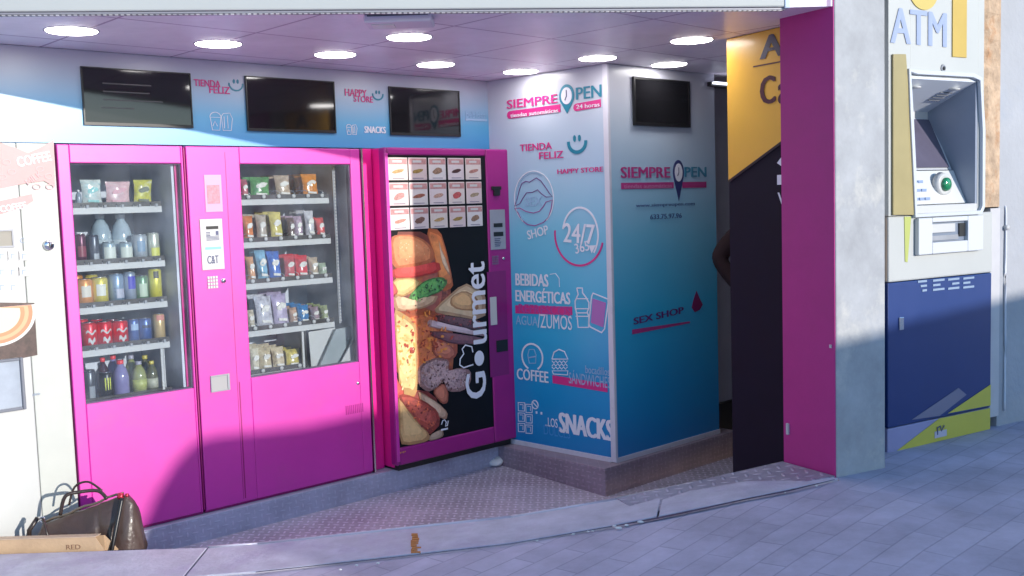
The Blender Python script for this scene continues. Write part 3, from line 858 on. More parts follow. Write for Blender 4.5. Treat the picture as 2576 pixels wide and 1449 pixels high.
# seams and control column
M = MB(); u = on(PA, 604, 1000)[0]; M.box(u-.003, u+.003, -.0012, -.0002, .03, wS[2]-.01); M.box(u-.012, u-.010, -.0012, -.0002, .03, 1.80); M.build('seam', MAGD, t)
u0, u1, z0, z1 = quad(PA, 510, 440, 562, 532)
M = MB(); M.box(u0+.005, u1-.004, -.003, -.001, z0, z1); M.build('notice_sticker', mat('pink_sticker', (.66, .30, .48), .5, var=.05), t)
M = MB(); M.box(u0+.016, u1-.016, -.0045, -.0032, z0+.04, z1-.05); M.build('sticker_print', mat('salmon_print', (.60, .22, .28), .5, var=.3, vs=60), t)
u0, u1, z0, z1 = quad(PA, 500, 552, 566, 676)
M = MB(); M.box(u0+.002, u1-.004, -.006, -.001, z0, z1); ps = M.build('payment_panel', WHITE2, t, bevel=.002)
Wp, Hp = u1-u0, z1-z0
M = MB(); M.box(u0+.26*Wp, u0+.78*Wp, -.008, -.0065, z0+.80*Hp, z0+.86*Hp); M.build('coin_slot', BLACK, ps)
M = MB()
for k in range(3): M.box(u0+.25*Wp, u0+.42*Wp+.0, -.0075, -.0062, z0+(.73-.03*k)*Hp, z0+(.745-.03*k)*Hp)
M.box(u0+.66*Wp, u0+.78*Wp, -.0075, -.0062, z0+.68*Hp, z0+.76*Hp)
for k in range(4): M.box(u0+.25*Wp, u0+.80*Wp, -.0075, -.0062, z0+(.58+.025*k)*Hp, z0+(.592+.025*k)*Hp)
each(M, 'instruction_line', INKG, ps)
M = MB(); M.box(u0+.18*Wp, u0+.86*Wp, -.0075, -.0062, z0+.40*Hp, z0+.45*Hp); M.build('green_band', mat('mint_print', (.20, .52, .45), .5), ps)
text('C&T', ps, PA, (u0+.24*Wp, z0+.12*Hp), (u0+.72*Wp, z0+.28*Hp), INKG, -.007, metres=True)
u, z = on(PA, 534, 710)
M = MB()
for i in range(4):
    for j in range(4): M.box(u-.026+i*.014, u-.015+i*.014, -.006, -.0005, z-.030+j*.016, z-.018+j*.016)
each(M, 'key', WHITE2, t)
M = MB(); uu, zz = on(PA, 561, 706); M.lathe([(.011, -.01), (.013, -.003), (.013, 0)], uu, 0, zz, 16, axis='y'); M.build('lock', CHROME, t)
u0, u1, z0, z1 = quad(PA, 528, 946, 578, 980)
M = MB(); ring(M, u0, u1, z0, z1, u0+.006, u1-.012, z0+.006, z1-.008, -.008, .0); cr = M.build('coin_return', GREY, t, bevel=.001)
M = MB(); M.box(u0+.006, u1-.012, -.003, -.001, z0+.006, z1-.008); M.build('return_flap', mat('flap_silver', (.45, .44, .44), .3, metal=.4), cr)
u, z = on(PA, 900, 964)
M = MB(); M.lathe([(.008, -.006), (.010, -.001), (.010, 0)], u, 0, z, 14, axis='y'); M.build('door_lock', CHROME, t)
M = MB(); u, z = on(PA, 870, 1035)
for k in range(10): M.box(u+k*.012, u+k*.012+.006, -.0015, -.0003, z-.02, z+.03)
each(M, 'vent_slot', PURP, t)
M = MB(); ue = US1+.004; M.box(ue, ue+.010, -.004, .05, .0, 1.83); M.build('chrome_edge', CHROME, t)
M = MB(); M.box(.006, US1-.005, .012, .7, -.001, .011); M.build('foot_rail', MAGD, t)

# filler between machines
M = MB(); M.box(US1+.02, 1.12, .045, .70, .0, 1.832)
o = M.build('filler_panel', CRIM, bevel=.003); frame(o, PA); tag(o, 'narrow crimson filler panel between snack machine and food machine', 'panel')

# ---- food machine
OG = -0.10
UG0 = on(PA, 966, 377, OG)[0]; UG1 = on(PA, 1279, 379, OG)[0]
t = thing('food_vending_machine', PA, 'magenta vending machine with a big burger poster and food cards', 'vending machine', (UG0+UG1)/2, OG, 0)
M = MB(); M.box(UG0+.02, UG1-.01, -.035, .68, .012, 1.832); M.build('body', CRIM, t, bevel=.004)
pwin = (on(PA, 975, 390, OG)[0], on(PA, 1222, 392, OG)[0], on(PA, 1002, 1128, OG)[1], on(PA, 975, 390, OG)[1])
M = MB(); ring(M, UG0, UG1, .035, 1.832, pwin[0], pwin[1], pwin[2], pwin[3], OG, OG+.06); M.build('door', PURP, t, bevel=.012, seg=3)
M = MB(); M.box(UG0+.001, pwin[0]-.001, OG-.004, OG-.0005, .06, 1.80); M.build('door_edge_strip', MAG, t, bevel=.002)
M = MB(); M.box(UG0+.03, UG1-.03, OG+.03, .5, -.001, .034); M.build('foot', BLACK, t)  # black block stands in for the shadow gap under the door
M = MB(); M.box(pwin[0], pwin[1], OG+.008, OG+.02, pwin[2], pwin[3])
pm = mat('poster_black', (0.006, 0.007, 0.010), 0.45, var=0.2, vs=5, spec=.25)
ps = M.build('poster', pm, t)
Y0 = OG+.0078
lay = [0]
def food(pts, name, col, z7=True, var=0.25, vs=30, stain=None, ss=12):
    k = lay[0]; lay[0] += 1
    if z7: px = [(939+x*.3334, 483+y*.3334) for x, y in pts]
    else: px = [(966+x*.3427, 671+y*.3427) for x, y in pts]
    q = P(PA, px, OG)
    q = [(min(max(a, pwin[0]+.002), pwin[1]-.002), min(max(b, pwin[2]+.002), pwin[3]-.002)) for a, b in q]
    # soften the outline
    out = []
    n = len(q)
    for i in range(n):
        a, b = q[i], q[(i+1) % n]
        out += [(a[0]*.8+b[0]*.2, a[1]*.8+b[1]*.2), (a[0]*.2+b[0]*.8, a[1]*.2+b[1]*.8)]
    cx = sum(p[0] for p in out)/len(out); cz = sum(p[1] for p in out)/len(out)
    M = MB(); y_ = Y0-.0003*k
    M.plate(out, y_, Y0+.002)
    rr = random.Random(k)
    def inner(f, dx, dz): return [(cx+(p[0]-cx)*f*rr.uniform(.94, 1.03)+dx, cz+(p[1]-cz)*f*rr.uniform(.94, 1.03)+dz) for p in out]
    M.plate(inner(.86, -.002, .003), y_-.0001, y_+.0001)
    M.plate(inner(.58, -.008, .010), y_-.0002, y_+.0001)
    o = M.build(name, mat(name+'_edge%d' % k, (col[0]*.62, col[1]*.5, col[2]*.45), .3, var=max(var, .3), vs=vs, coat=1, crough=.38, cior=1.8, stain=stain, ss=ss), ps)
    m1 = mat(name+'_ink%d' % k, col, .3, var=max(var, .3), vs=vs, coat=1, crough=.38, cior=2.1, stain=stain or (col[0]*.7+.02, col[1]*.55, col[2]*.45), ss=ss)
    m2 = mat(name+'_light%d' % k, tuple(min(.85, c*1.15+.05) for c in col), .3, var=var*.6, vs=vs*1.5, coat=1, crough=.38, cior=1.8, stain=stain, ss=ss)
    o.data.materials.append(m1); o.data.materials.append(m2)
    for pi, (a, b, c_, d_) in enumerate(M.parts):
        for q_ in range(c_, d_): o.data.polygons[q_].material_index = pi
    return o
food([(118, 300), (420, 300), (520, 500), (600, 720), (560, 900), (620, 1150), (600, 1400), (118, 1449)], 'fries_print', (.30, .035, .008), var=.7, vs=9, stain=(.62, .16, .02), ss=5)
food([(60, 900), (380, 920), (430, 1150), (330, 1250), (90, 1180)], 'tomato_print', (.45, .03, .01), False, .6, 20, (.12, .01, .004), 9)
food([(400, 270), (510, 285), (560, 450), (600, 640), (610, 720), (520, 760), (470, 500)], 'fries_print', (.80, .20, .015), var=.5, vs=14)
food([(495, 340), (515, 420), (560, 520), (590, 640), (560, 600), (520, 520)], 'fries_print', (.70, .48, .30))
food([(120, 920), (440, 860), (640, 1100), (640, 1240), (520, 1300), (440, 1449), (180, 1449)], 'fries_print', (.72, .15, .02), var=.6, vs=16, stain=(.16, .015, .005))
food([(120, 345), (180, 322), (300, 322), (400, 365), (472, 450), (455, 530), (310, 570), (120, 585)], 'bun_print', (.78, .24, .07), var=.15, stain=(.55, .10, .02), ss=4)
food([(120, 580), (310, 565), (500, 520), (520, 600), (310, 650), (120, 655)], 'tomato_print', (.72, .02, .01), var=.3)
food([(125, 655), (310, 645), (390, 690), (250, 790), (125, 790)], 'cheese_print', (.72, .48, .16), var=.2)
food([(120, 690), (170, 700), (195, 760), (150, 790), (120, 780)], 'tomato_print', (.55, .06, .03))
food([(270, 790), (360, 690), (440, 650), (530, 640), (570, 680), (520, 750), (420, 790), (330, 870), (280, 840)], 'lettuce_print', (.10, .40, .07), var=.5, vs=40, stain=(.02, .03, .015), ss=26)
food([(125, 780), (250, 800), (330, 830), (500, 770), (470, 840), (380, 880), (240, 900), (125, 890)], 'bun_print', (.66, .42, .24), var=.2)
food([(690, 683), (790, 730), (850, 760), (850, 975), (480, 915), (465, 880)], 'toast_print', (.70, .50, .28), var=.15, vs=12)
food([(590, 790), (690, 740), (790, 790), (800, 900), (640, 890), (580, 850)], 'toast_print', (.66, .36, .12), var=.2)
food([(480, 920), (850, 975), (850, 1060), (460, 975)], 'filling_print', (.12, .02, .02), var=.7, vs=40)
food([(410, 990), (430, 960), (560, 1000), (850, 1065), (850, 1095), (420, 1020)], 'toast_print', (.62, .45, .48), var=.1)
food([(430, 1040), (850, 1100), (850, 1150), (600, 1150), (440, 1090)], 'filling_print', (.20, .04, .05), var=.6, vs=40)
food([(350, 520), (440, 545), (520, 600), (540, 650), (480, 690), (360, 650)], 'tomato_print', (.62, .16, .07), False, .3)
food([(45, 310), (120, 330), (230, 400), (245, 500), (250, 900), (220, 965), (120, 930), (90, 560)], 'wrap_print', (.80, .58, .22), False, .35, 12, (.72, .22, .03), 9)
food([(40, 800), (100, 830), (160, 930), (110, 980), (60, 960)], 'tomato_print', (.60, .05, .02), False)
food([(190, 595), (230, 590), (225, 635), (190, 640)], 'tomato_print', (.45, .02, .01), False)
food([(250, 750), (300, 700), (390, 665), (485, 685), (470, 770), (560, 740), (640, 760), (640, 850), (580, 915), (470, 920), (440, 830), (380, 900), (320, 920), (255, 870)], 'granola_print', (.52, .32, .32), False, .5, 70, (.06, .02, .02), 45)
food([(370, 900), (440, 850), (475, 920), (470, 1000), (430, 1010), (370, 940)], 'tomato_print', (.55, .14, .06), False)
food([(250, 905), (400, 1000), (470, 1070), (460, 1125), (400, 1100), (270, 990)], 'bun_print', (.62, .40, .26), False)
food([(90, 950), (150, 930), (300, 985), (400, 1060), (410, 1160), (350, 1225), (240, 1160)], 'sausage_print', (.50, .05, .02), False, .5, 26, (.12, .01, .01), 14)
food([(70, 960), (130, 990), (240, 1130), (345, 1240), (320, 1290), (200, 1310), (80, 1310)], 'bun_print', (.72, .42, .16), False, .2)
food([(335, 1240), (430, 1190), (440, 1240), (400, 1270), (330, 1285)], 'bun_print', (.45, .30, .20), False)
def flecks(poly, n, size, cols_, z7=False):
    px = [(939+x*.3334, 483+y*.3334) for x, y in poly] if z7 else [(966+x*.3427, 671+y*.3427) for x, y in poly]
    q = P(PA, px, OG); xs_ = [p[0] for p in q]; zs_ = [p[1] for p in q]
    def ins(x, z):
        c = False; j = len(q)-1
        for i in range(len(q)):
            if (q[i][1] > z) != (q[j][1] > z) and x < (q[j][0]-q[i][0])*(z-q[i][1])/(q[j][1]-q[i][1])+q[i][0]: c = not c
            j = i
        return c
    rr = random.Random(n)
    Ms = [MB() for _ in cols_]; k = 0; y_ = Y0-.0003*lay[0]-.0004
    while k < n:
        x, z = rr.uniform(min(xs_), max(xs_)), rr.uniform(min(zs_), max(zs_))
        if not ins(x, z) or not (pwin[0]+.01 < x < pwin[1]-.01): continue
        a0 = rr.uniform(0, 6.28); s1 = size*rr.uniform(.5, 1.5); s2 = s1*rr.uniform(.25, .7)
        ca, sa = math.cos(a0), math.sin(a0)
        pts = []
        for i in range(6):
            a = i*math.pi/3; u_, v_ = s1*math.cos(a)*rr.uniform(.7, 1.2), s2*math.sin(a)*rr.uniform(.7, 1.2)
            pts.append((x+u_*ca-v_*sa, z+u_*sa+v_*ca))
        Ms[k % len(cols_)].plate(pts, y_-.00001*(k % 23), y_+.0004); k += 1
    for M_, c_ in zip(Ms, cols_):
        o = M_.build('crumb_print', mat('fleck_%d_%d_%d' % tuple(int(v*99) for v in c_), c_, .3, coat=1, crough=.38, cior=1.8), ps); o['kind'] = 'stuff'
flecks([(280, 740), (390, 675), (480, 695), (465, 770), (560, 750), (630, 770), (630, 840), (570, 900), (470, 905), (440, 840), (370, 890), (320, 905), (265, 860)], 170, .007, [(.66, .46, .42), (.10, .03, .03), (.40, .20, .16)])
flecks([(120, 950), (300, 985), (400, 1070), (400, 1150), (350, 1210), (240, 1150)], 60, .007, [(.75, .16, .05), (.20, .01, .01)])
flecks([(80, 400), (230, 420), (245, 900), (120, 900)], 60, .008, [(.80, .40, .08), (.85, .70, .40)])
flecks([(260, 400), (420, 540), (500, 660), (400, 660), (260, 640)], 50, .009, [(.80, .22, .03), (.35, .03, .01)])
flecks([(280, 800), (440, 660), (560, 650), (540, 730), (420, 780), (320, 860)], 60, .008, [(.20, .50, .12), (.02, .06, .02)], True)
flecks([(190, 330), (400, 380), (450, 470), (200, 520)], 26, .004, [(.85, .62, .38)], True)
flecks([(490, 930), (840, 980), (840, 1050), (470, 970)], 50, .008, [(.40, .06, .05), (.05, .01, .01)], True)
flecks([(180, 900), (440, 880), (600, 1100), (500, 1280), (200, 1300)], 70, .012, [(.85, .30, .04), (.40, .04, .01)], True)
LT = OG+.0078-0.0003*lay[0]-.0018
# poster lettering, running upwards, with a chef's hat over the letter o
text('urmet', ps, PA, on(PA, 1184, 868, OG), on(PA, 1218, 657, OG), PALE, LT, metres=True, up=True, bold=.016)
text('G', ps, PA, on(PA, 1172, 1008, OG), on(PA, 1221, 932, OG), PALE, LT, metres=True, up=True, bold=.02)
u, z = on(PA, 1205, 901, OG)
M = MB(); M.plate(circ(u, z, .037, .046, n=20)[:-1], LT-.0015, LT); M.build('lettering', PALE, ps)
hat = P(PA, [(1189, 886), (1186, 872), (1170, 868), (1162, 878), (1166, 890), (1157, 903), (1156, 918), (1166, 925), (1180, 920), (1190, 917)], OG)
M = MB(); M.stroke(hat, .008, LT-.0015, LT); M.build('chef_hat', PALE, ps)
M = MB(); lg = P(PA, [(1110, 1068), (1113, 1058), (1118, 1056), (1122, 1062), (1120, 1072), (1125, 1070), (1127, 1058)], OG)
M.stroke(lg, .006, LT-.0015, LT); a = on(PA, 1109, 1082, OG); M.box(a[0], a[0]+.05, LT-.0015, LT, a[1]-.004, a[1]+.006); M.build('small_logo', PALE, ps)
# food cards
cx_ = [(50, 290), (303, 527), (552, 762), (790, 985), (1008, 1197)]
cz_ = [(103, 380), (408, 690), (717, 985)]
cols = [(.66, .56, .52), (.64, .50, .50), (.66, .60, .60), (.64, .54, .56)]
foods = [(.50, .32, .14), (.35, .22, .06), (.30, .18, .12), (.08, .03, .03), (.46, .22, .18), (.55, .28, .26), (.35, .12, .08), (.50, .30, .24), (.52, .10, .10), (.40, .30, .20), (.60, .28, .22), (.22, .11, .09)]
# rows slope with the plane, so the heights are surveyed on the second column
CZ = [(on(PA, 966+414*.2037, 375.6+a*.2037, OG)[1], on(PA, 966+414*.2037, 375.6+b*.2037, OG)[1]) for a, b in cz_]
CU_ = [(on(PA, 966+a*.2037, 400, OG)[0], on(PA, 966+b*.2037, 400, OG)[0]) for a, b in cx_]
n_ = 0
for r_ in range(3):
    for c_ in range(5):
        u0, u1 = CU_[c_]; z1, z0 = CZ[r_]; W = u1-u0; H = z1-z0
        M = MB(); M.box(u0, u1, OG+.002, OG+.0075, z0, z1)
        card = M.build('food_card', mat('card%d' % ((r_*5+c_) % 4), cols[(r_*5+c_) % 4], .3, var=.06, vs=30, coat=1, crough=.36, cior=2.1), t, bevel=.002)
        M = MB(); M.box(u0+.004, u1-.004, OG+.0012, OG+.0019, z1-.30*H, z1-.05*H); M.build('card_header', mat('card_header', (.52, .26, .26), .4, var=.35, vs=50), card)
        M = MB(); M.box(u0+.22*W, u0+.70*W, OG+.0004, OG+.0011, z1-.22*H, z1-.12*H); M.build('card_title', WHITE2, card)
        fc = foods[n_ % 12]; n_ += 1
        cu, cz = u0+W*.5, z0+H*.40
        kind = n_ % 3
        sx, sz = (.34, .09) if kind else (.30, .15)
        M = MB(); M.plate([(cu+W*sx*math.cos(a)*random.uniform(.8, 1.05), cz+H*sz*math.sin(a)*random.uniform(.8, 1.1)+W*.05*math.cos(a)) for a in [2*math.pi*k/14 for k in range(14)]], OG+.0008, OG+.0019)
        M.build('card_picture', mat('cardfood%d' % (n_ % 12), fc, .4, var=.5, vs=90), card)
        M = MB(); M.box(u0+.2*W, u0+.8*W, OG+.0012, OG+.0019, z0+.07*H, z0+.10*H); M.build('card_caption', mat('card_caption', (.2, .17, .24), .5), card)
# control column of the food machine
def cp(x0, y0, x1, y1): return quad(PA, x0, y0, x1, y1, OG)
u0, u1, z0, z1 = cp(1231, 528, 1272, 626)
M = MB(); M.box(u0, u1, OG-.004, OG-.0005, z0, z1); pn = M.build('payment_panel', mat('panel_grey', (.36, .36, .42), .35, metal=.2, var=.1), t, bevel=.001)
W, H = u1-u0, z1-z0
M = MB(); M.box(u0+.22*W, u0+.80*W, OG-.006, OG-.0045, z0+.56*H, z0+.66*H); M.box(u0+.2*W, u0+.84*W, OG-.0055, OG-.0045, z0+.33*H, z0+.44*H); M.build('coin_slot', BLACK, pn)
M = MB()
for k in range(5): M.box(u0+.25*W, u0+(.6+.04*(k % 3))*W, OG-.0055, OG-.0045, z0+(.08+.045*k)*H, z0+(.1+.045*k)*H)
each(M, 'instruction_line', INKG, pn)
u, z = on(PA, 1248, 482, OG)
M = MB(); M.box(u-.04, u+.035, OG-.012, OG-.0005, z+.01, z+.032); M.box(u-.025, u+.02, OG-.016, OG-.0005, z-.025, z+.01); M.build('handle_latch', BLACK, t, bevel=.003)
u, z = on(PA, 1244, 655, OG)
M = MB()
for i in range(4):
    for j in range(4): M.box(u-.02+i*.013, u-.010+i*.013, OG-.004, OG-.0003, z-.025+j*.014, z-.014+j*.014)
each(M, 'key', mat('purple_grey_keys', (.22, .10, .22), .4), t)
u, z = on(PA, 1266, 650, OG); M = MB(); M.lathe([(.008, OG-.006), (.009, OG)], u, 0, z, 12, axis='y'); M.build('lock', CHROME, t)
u0, u1, z0, z1 = cp(1232, 748, 1250, 816)
M = MB(); M.box(u0, u1, OG-.004, OG-.0005, z0, z1); M.build('white_sticker', WHITE2, t)
u0, u1, z0, z1 = cp(1248, 857, 1277, 882)
M = MB(); M.box(u0, u1, OG-.003, OG-.0003, z0, z1); M.build('card_slot', BLACK, t)
u0, u1, z0, z1 = cp(1226, 705, 1276, 800)
M = MB(); M.box(u0-.002, u1, OG-.0008, OG-.0002, z0-.35, z1+.05); M.build('dark_panel', mat('dark_plum', (.22, .012, .15), .35), t)
u, z = on(PA, 1006, 1140, OG); M = MB()
for k in range(4): M.box(u+k*.011, u+k*.011+.007, OG-.002, OG-.0005, z-.004+(k % 2)*.004, z+.006)
M.build('orange_scratch', mat('orange_scuff', (.6, .22, .08), .5), t)
# ================================================================== PRODUCTS
def zz(x, zx): return x
def D(x, y): return (161+x*.4443, 389+y*.4443)
def S(x, y): return (576.9+x*.3333, 483+y*.3333)
def can(pl_u, off, z, r, h, col, label, group, band=None, logo=None, name='drink_can'):
    t = thing(name, PA, label, 'can', pl_u, off, z, group)
    M = MB(); M.lathe([(r*.82, 0), (r, .006), (r, h-.012), (r*.84, h-.003)], pl_u, off, z, 18)
    M.build('shell', mat('can_'+col[0], col[1], .3, metal=.35, var=.08, vs=40), t)
    M = MB(); M.lathe([(r*.86, h-.003), (r*.86, h), (r*.78, h+.0005)], pl_u, off, z, 18); M.build('lid', CHROME, t)
    if band:
        M = MB(); a0, a1, z0, z1 = band[1]
        n = 8; v = []; f = []
        for i in range(n+1):
            a = R(a0+(a1-a0)*i/n)
            for q in (z0, z1): v.append((pl_u+(r+.0009)*math.sin(a), off-(r+.0009)*math.cos(a), z+q*h))
        for i in range(n): f.append((2*i, 2*i+1, 2*i+3, 2*i+2))
        M.add(v, f); M.build('printed_band', mat('band_'+band[0], band[2], .35), t)
    return t
def bottle(u, off, z, r, h, col, capcol, label, group, clear=False, labcol=None):
    t = thing('drink_bottle', PA, label, 'bottle', u, off, z, group)
    pr = [(r*.85, 0), (r, .01), (r, h*.55), (r*.93, h*.62), (r*.75, h*.76), (r*.42, h*.86), (r*.38, h*.92)]
    M = MB(); M.lathe(pr, u, off, z, 18)
    M.build('bottle_body', mat('bottle_'+col[0], col[1], .12, var=.15, vs=30, coat=.5), t)
    M = MB(); M.lathe([(r*.42, h*.90), (r*.44, h*.91), (r*.44, h), (r*.40, h+.001)], u, off, z, 16); M.build('cap', mat('cap_'+capcol[0], capcol[1], .35), t)
    if labcol:
        M = MB(); M.lathe([(r+.0008, h*.16), (r+.0008, h*.46)], u, off, z, 18); M.build('bottle_label', mat('lab_'+labcol[0], labcol[1], .4, var=.25, vs=60), t)
    return t
def pack(u, off, z, w, h, d_, col, label, group, stripe=None, lean=0.0, name='snack_pack', cat='snack pack', mark=True):
    """pillow bag: crimped top and bottom, bulging middle"""
    t = thing(name, PA, label, cat, u, off, z, group)
    nx, nz = 8, 10; v = []; f = []
    rnd = random.Random(hash(label) % 1000 if False else int(u*1e4) ^ int(z*1e3))
    sk = rnd.uniform(-.06, .06)
    for s_ in (-1, 1):
        for j in range(nz+1):
            for i in range(nx+1):
                a, b = i/nx, j/nz
                e = (1-abs(2*a-1)**3)*(1-abs(2*b-1)**4)
                y = s_*(d_/2)*e+s_*.0015*(1+rnd.uniform(-.6, .6)) + (rnd.uniform(-.0035, .0035) if 0 < i < nx and 0 < j < nz else 0)
                pinch = 1-.10*math.sin(math.pi*b)*(1 if i in (0, nx) else 0)
                v.append((u+(a-.5)*w*pinch+sk*b*h, off+y+lean*b*h, z+b*h))
    N = (nx+1)*(nz+1)
    for s_ in (0, 1):
        for j in range(nz):
            for i in range(nx):
                q = s_*N+j*(nx+1)+i
                f.append((q, q+1, q+nx+2, q+nx+1))
    M = MB(); M.add(v, f, True)
    M.build('wrapper', mat('wrap_'+col[0], col[1], .22, var=.35, vs=30, coat=.4, stain=col[2] if len(col) > 2 else None, ss=34), t)
    if mark:
        c2 = stripe or ('white', (.7, .68, .64))
        M = MB(); y = off-d_/2-.003+lean*.55*h
        cx = u+sk*.6*h
        M.plate([(cx+w*.30*math.cos(a)*rnd.uniform(.75, 1.1), z+h*.62+h*.12*math.sin(a)*rnd.uniform(.75, 1.1)+w*.06*math.cos(a)) for a in [2*math.pi*k/12 for k in range(12)]], y, y+.002)
        M.plate([(u+sk*.2*h-w*.28, z+h*.20), (u+sk*.2*h+w*.26, z+h*.17), (u+sk*.2*h+w*.26, z+h*.25), (u+sk*.2*h-w*.28, z+h*.28)], off-d_/2-.0022+lean*.2*h, off-d_/2+lean*.2*h)
        M.build('printed_mark', mat('mark_'+c2[0], c2[1], .35, var=.3, vs=80), t)
    return t
PO = SH+.055
gD = 'drinks on the shelves of the pink drinks machine'
def du(x0, x1, off=PO): # u-centre and width from zoom columns
    a = on(PA, D(x0, 0)[0], 700, off)[0]; b = on(PA, D(x1, 0)[0], 700, off)[0]
    return (a+b)/2, b-a
def dd(row, x0, x1, ytop, off=PO):
    yy = D(0, ytop)[1]; xc = D((x0+x1)/2, 0)[0]
    zb = (zsD[row] if row < 4 else zlow)+.014
    a = on(PA, D(x0, 0)[0], yy, off-.02)[0]; b = on(PA, D(x1, 0)[0], yy, off-.02)[0]
    # verticals drift right going down; survey the column at mid height
    zt = on(PA, xc, yy, off-.02)[1]
    return (a+b)/2, (b-a)*1.10, zb, max(.05, (zt-zb)*1.06)
u, w, z, h = dd(0, 72, 104, 205); bottle(u, PO, z, w*.5, h, ('grey', (.25, .30, .36)), ('white', (.7, .7, .7)), 'small clear bottle at the left end of the top drinks shelf', gD)
u, w, z, h = dd(0, 106, 218, 150); pack(u, PO, z, w*.95, h, .04, ('teal', (.62, .68, .66), (.14, .45, .48)), 'white and teal snack pack on the top drinks shelf', gD, ('teal2', (.20, .50, .50)))
u, w, z, h = dd(0, 238, 374, 160); pack(u, PO, z, w*.95, h, .035, ('pink', (.70, .45, .48), (.66, .60, .60)), 'pink snack pack in the middle of the top drinks shelf', gD, ('pink2', (.60, .28, .34)))
u, w, z, h = dd(0, 394, 496, 150); pack(u, PO, z, w*.95, h, .04, ('lime', (.60, .58, .12), (.62, .62, .55)), 'yellow and white snack pack at the right of the top drinks shelf', gD, ('dark', (.12, .14, .10)))
def C_(row, x0, x1, yt, col, lab, band=None, rr=1.0):
    u, w, z, h = dd(row, x0, x1, yt); return can(u, PO, z, w*.5*rr, h, col, lab, gD, band)
C_(1, 72, 126, 458, ('darkred', (.10, .02, .05)), 'dark red can at the left end of the second drinks shelf', ('dk', (-50, 50, .25, .6), (.25, .05, .08)))
C_(1, 143, 200, 462, ('slate', (.10, .11, .14)), 'tall slate grey can beside the dark red can', ('sl', (-20, 40, .1, .35), (.35, .38, .42)))
C_(1, 394, 470, 458, ('silver', (.42, .47, .52)), 'silver can with a round blue print on the second drinks shelf', ('sv', (-35, 25, .35, .75), (.20, .30, .42)))
C_(1, 480, 540, 448, ('pearl', (.58, .60, .52)), 'white and yellow can at the right end of the second drinks shelf', ('py', (-40, 60, .05, .45), (.62, .62, .15)))
for (x0, x1, lab) in ((212, 298, 'small water bottle, left one in front of the big bottles'), (308, 392, 'small water bottle, right one in front of the big bottles')):
    u, w, z, h = dd(1, x0, x1, 500); can(u, PO-.01, z, w*.40, h, ('waterblue', (.35, .45, .50)), lab, gD, ('wl', (-60, 60, .2, .75), (.60, .64, .58)), name='small_bottle')
for (x0, x1, lab) in ((158, 270, 'large clear water bottle behind the small bottles, the left one'), (276, 386, 'large clear water bottle behind the small bottles, the right one')):
    u, w, z, h = dd(1, x0, x1, 362, PO+.09); bottle(u, PO+.10, z, w*.48, h+.01, ('clearwater', (.36, .44, .50)), ('whitecap', (.72, .74, .76)), lab, gD, labcol=('wb', (.50, .58, .62)))
C_(2, 76, 160, 712, ('orange', (.75, .30, .07)), 'orange fruit drink can at the left end of the third shelf', ('ow', (-35, 35, .35, .75), (.62, .58, .50)))
C_(2, 164, 248, 702, ('lemon', (.66, .55, .05)), 'lemon yellow drink can beside the orange can', ('lw', (-40, 25, .35, .75), (.62, .62, .55)))
C_(2, 262, 338, 682, ('bluegrey', (.22, .32, .45)), 'blue grey drink can in the middle of the third shelf', ('bg', (-20, 50, .2, .5), (.40, .42, .52)))
C_(2, 344, 406, 672, ('bluesilver', (.30, .36, .46)), 'silver can with a deep blue patch on the third shelf', ('db', (-30, 50, .45, .85), (.04, .04, .42)))
C_(2, 412, 478, 692, ('green', (.12, .26, .14)), 'green drink can on the third shelf', ('gw', (-40, 30, .2, .7), (.45, .55, .42)))
C_(2, 486, 552, 655, ('yellow', (.68, .62, .06)), 'tall yellow carton-like can at the right end of the third shelf', ('yb', (-30, 15, .7, .92), (.05, .05, .03)))
for i, (x0, x1) in enumerate(((106, 186), (190, 272), (280, 362))):
    lab = ('red cola can at the left end of the fourth shelf', 'red cola can between two other red cans', 'red cola can beside the blue cans')[i]
    tt = C_(3, x0, x1, 958-6*i, ('red', (.66, .015, .03)), lab)
    u, w, z, h = dd(3, x0, x1, 958-6*i)
    M = MB(); r = w*.5
    for (zf_, aw, dz) in ((.62, 40, .05), (.30, 26, .10)):
        v = []; f = []
        for k in range(9):
            a = R(-aw+2*aw*k/8)
            for s_ in (-1, 1): v.append((u+(r+.001)*math.sin(a), PO-(r+.001)*math.cos(a), z+h*(zf_+.06*math.sin(k*1.1)+s_*dz*.8)))
        for k in range(8): f.append((2*k, 2*k+1, 2*k+3, 2*k+2))
        M.add(v, f)
    M.build('white_script', WHITE2, tt)
C_(3, 368, 426, 938, ('blue', (.06, .12, .34)), 'blue drink can, the left of two on the fourth shelf', ('bw', (-40, 40, .55, .8), (.30, .42, .60)))
C_(3, 430, 496, 932, ('blue', (.06, .12, .34)), 'blue drink can, the right of two on the fourth shelf', ('bk', (-40, 40, .6, .72), (.04, .05, .10)))
C_(3, 512, 572, 908, ('tan', (.58, .42, .20)), 'tan can at the right end of the fourth shelf', ('tp', (-40, 40, .75, .95), (.60, .25, .20)))
C_(4, 112, 182, 1232, ('charcoal', (.07, .08, .10)), 'charcoal can at the left end of the bottom drinks shelf', ('ch', (-20, 30, .1, .5), (.25, .27, .30)))
tt = C_(4, 208, 276, 1240, ('jet', (.015, .017, .02)), 'black can with yellow claw marks on the bottom drinks shelf')
u, w, z, h = dd(4, 208, 276, 1240); M = MB(); r = w*.5
for a in (-22, 0, 20):
    v = []
    for q in (.35, .55, .8):
        for s_ in (-5, 5): v.append((u+(r+.001)*math.sin(R(a+s_*(.5 if q < .4 else 1))), PO-(r+.001)*math.cos(R(a+s_*(.5 if q < .4 else 1))), z+h*q))
    M.add(v, [(0, 1, 3, 2), (2, 3, 5, 4)])
M.build('claw_marks', mat('acid_yellow', (.62, .66, .08), .4), tt)
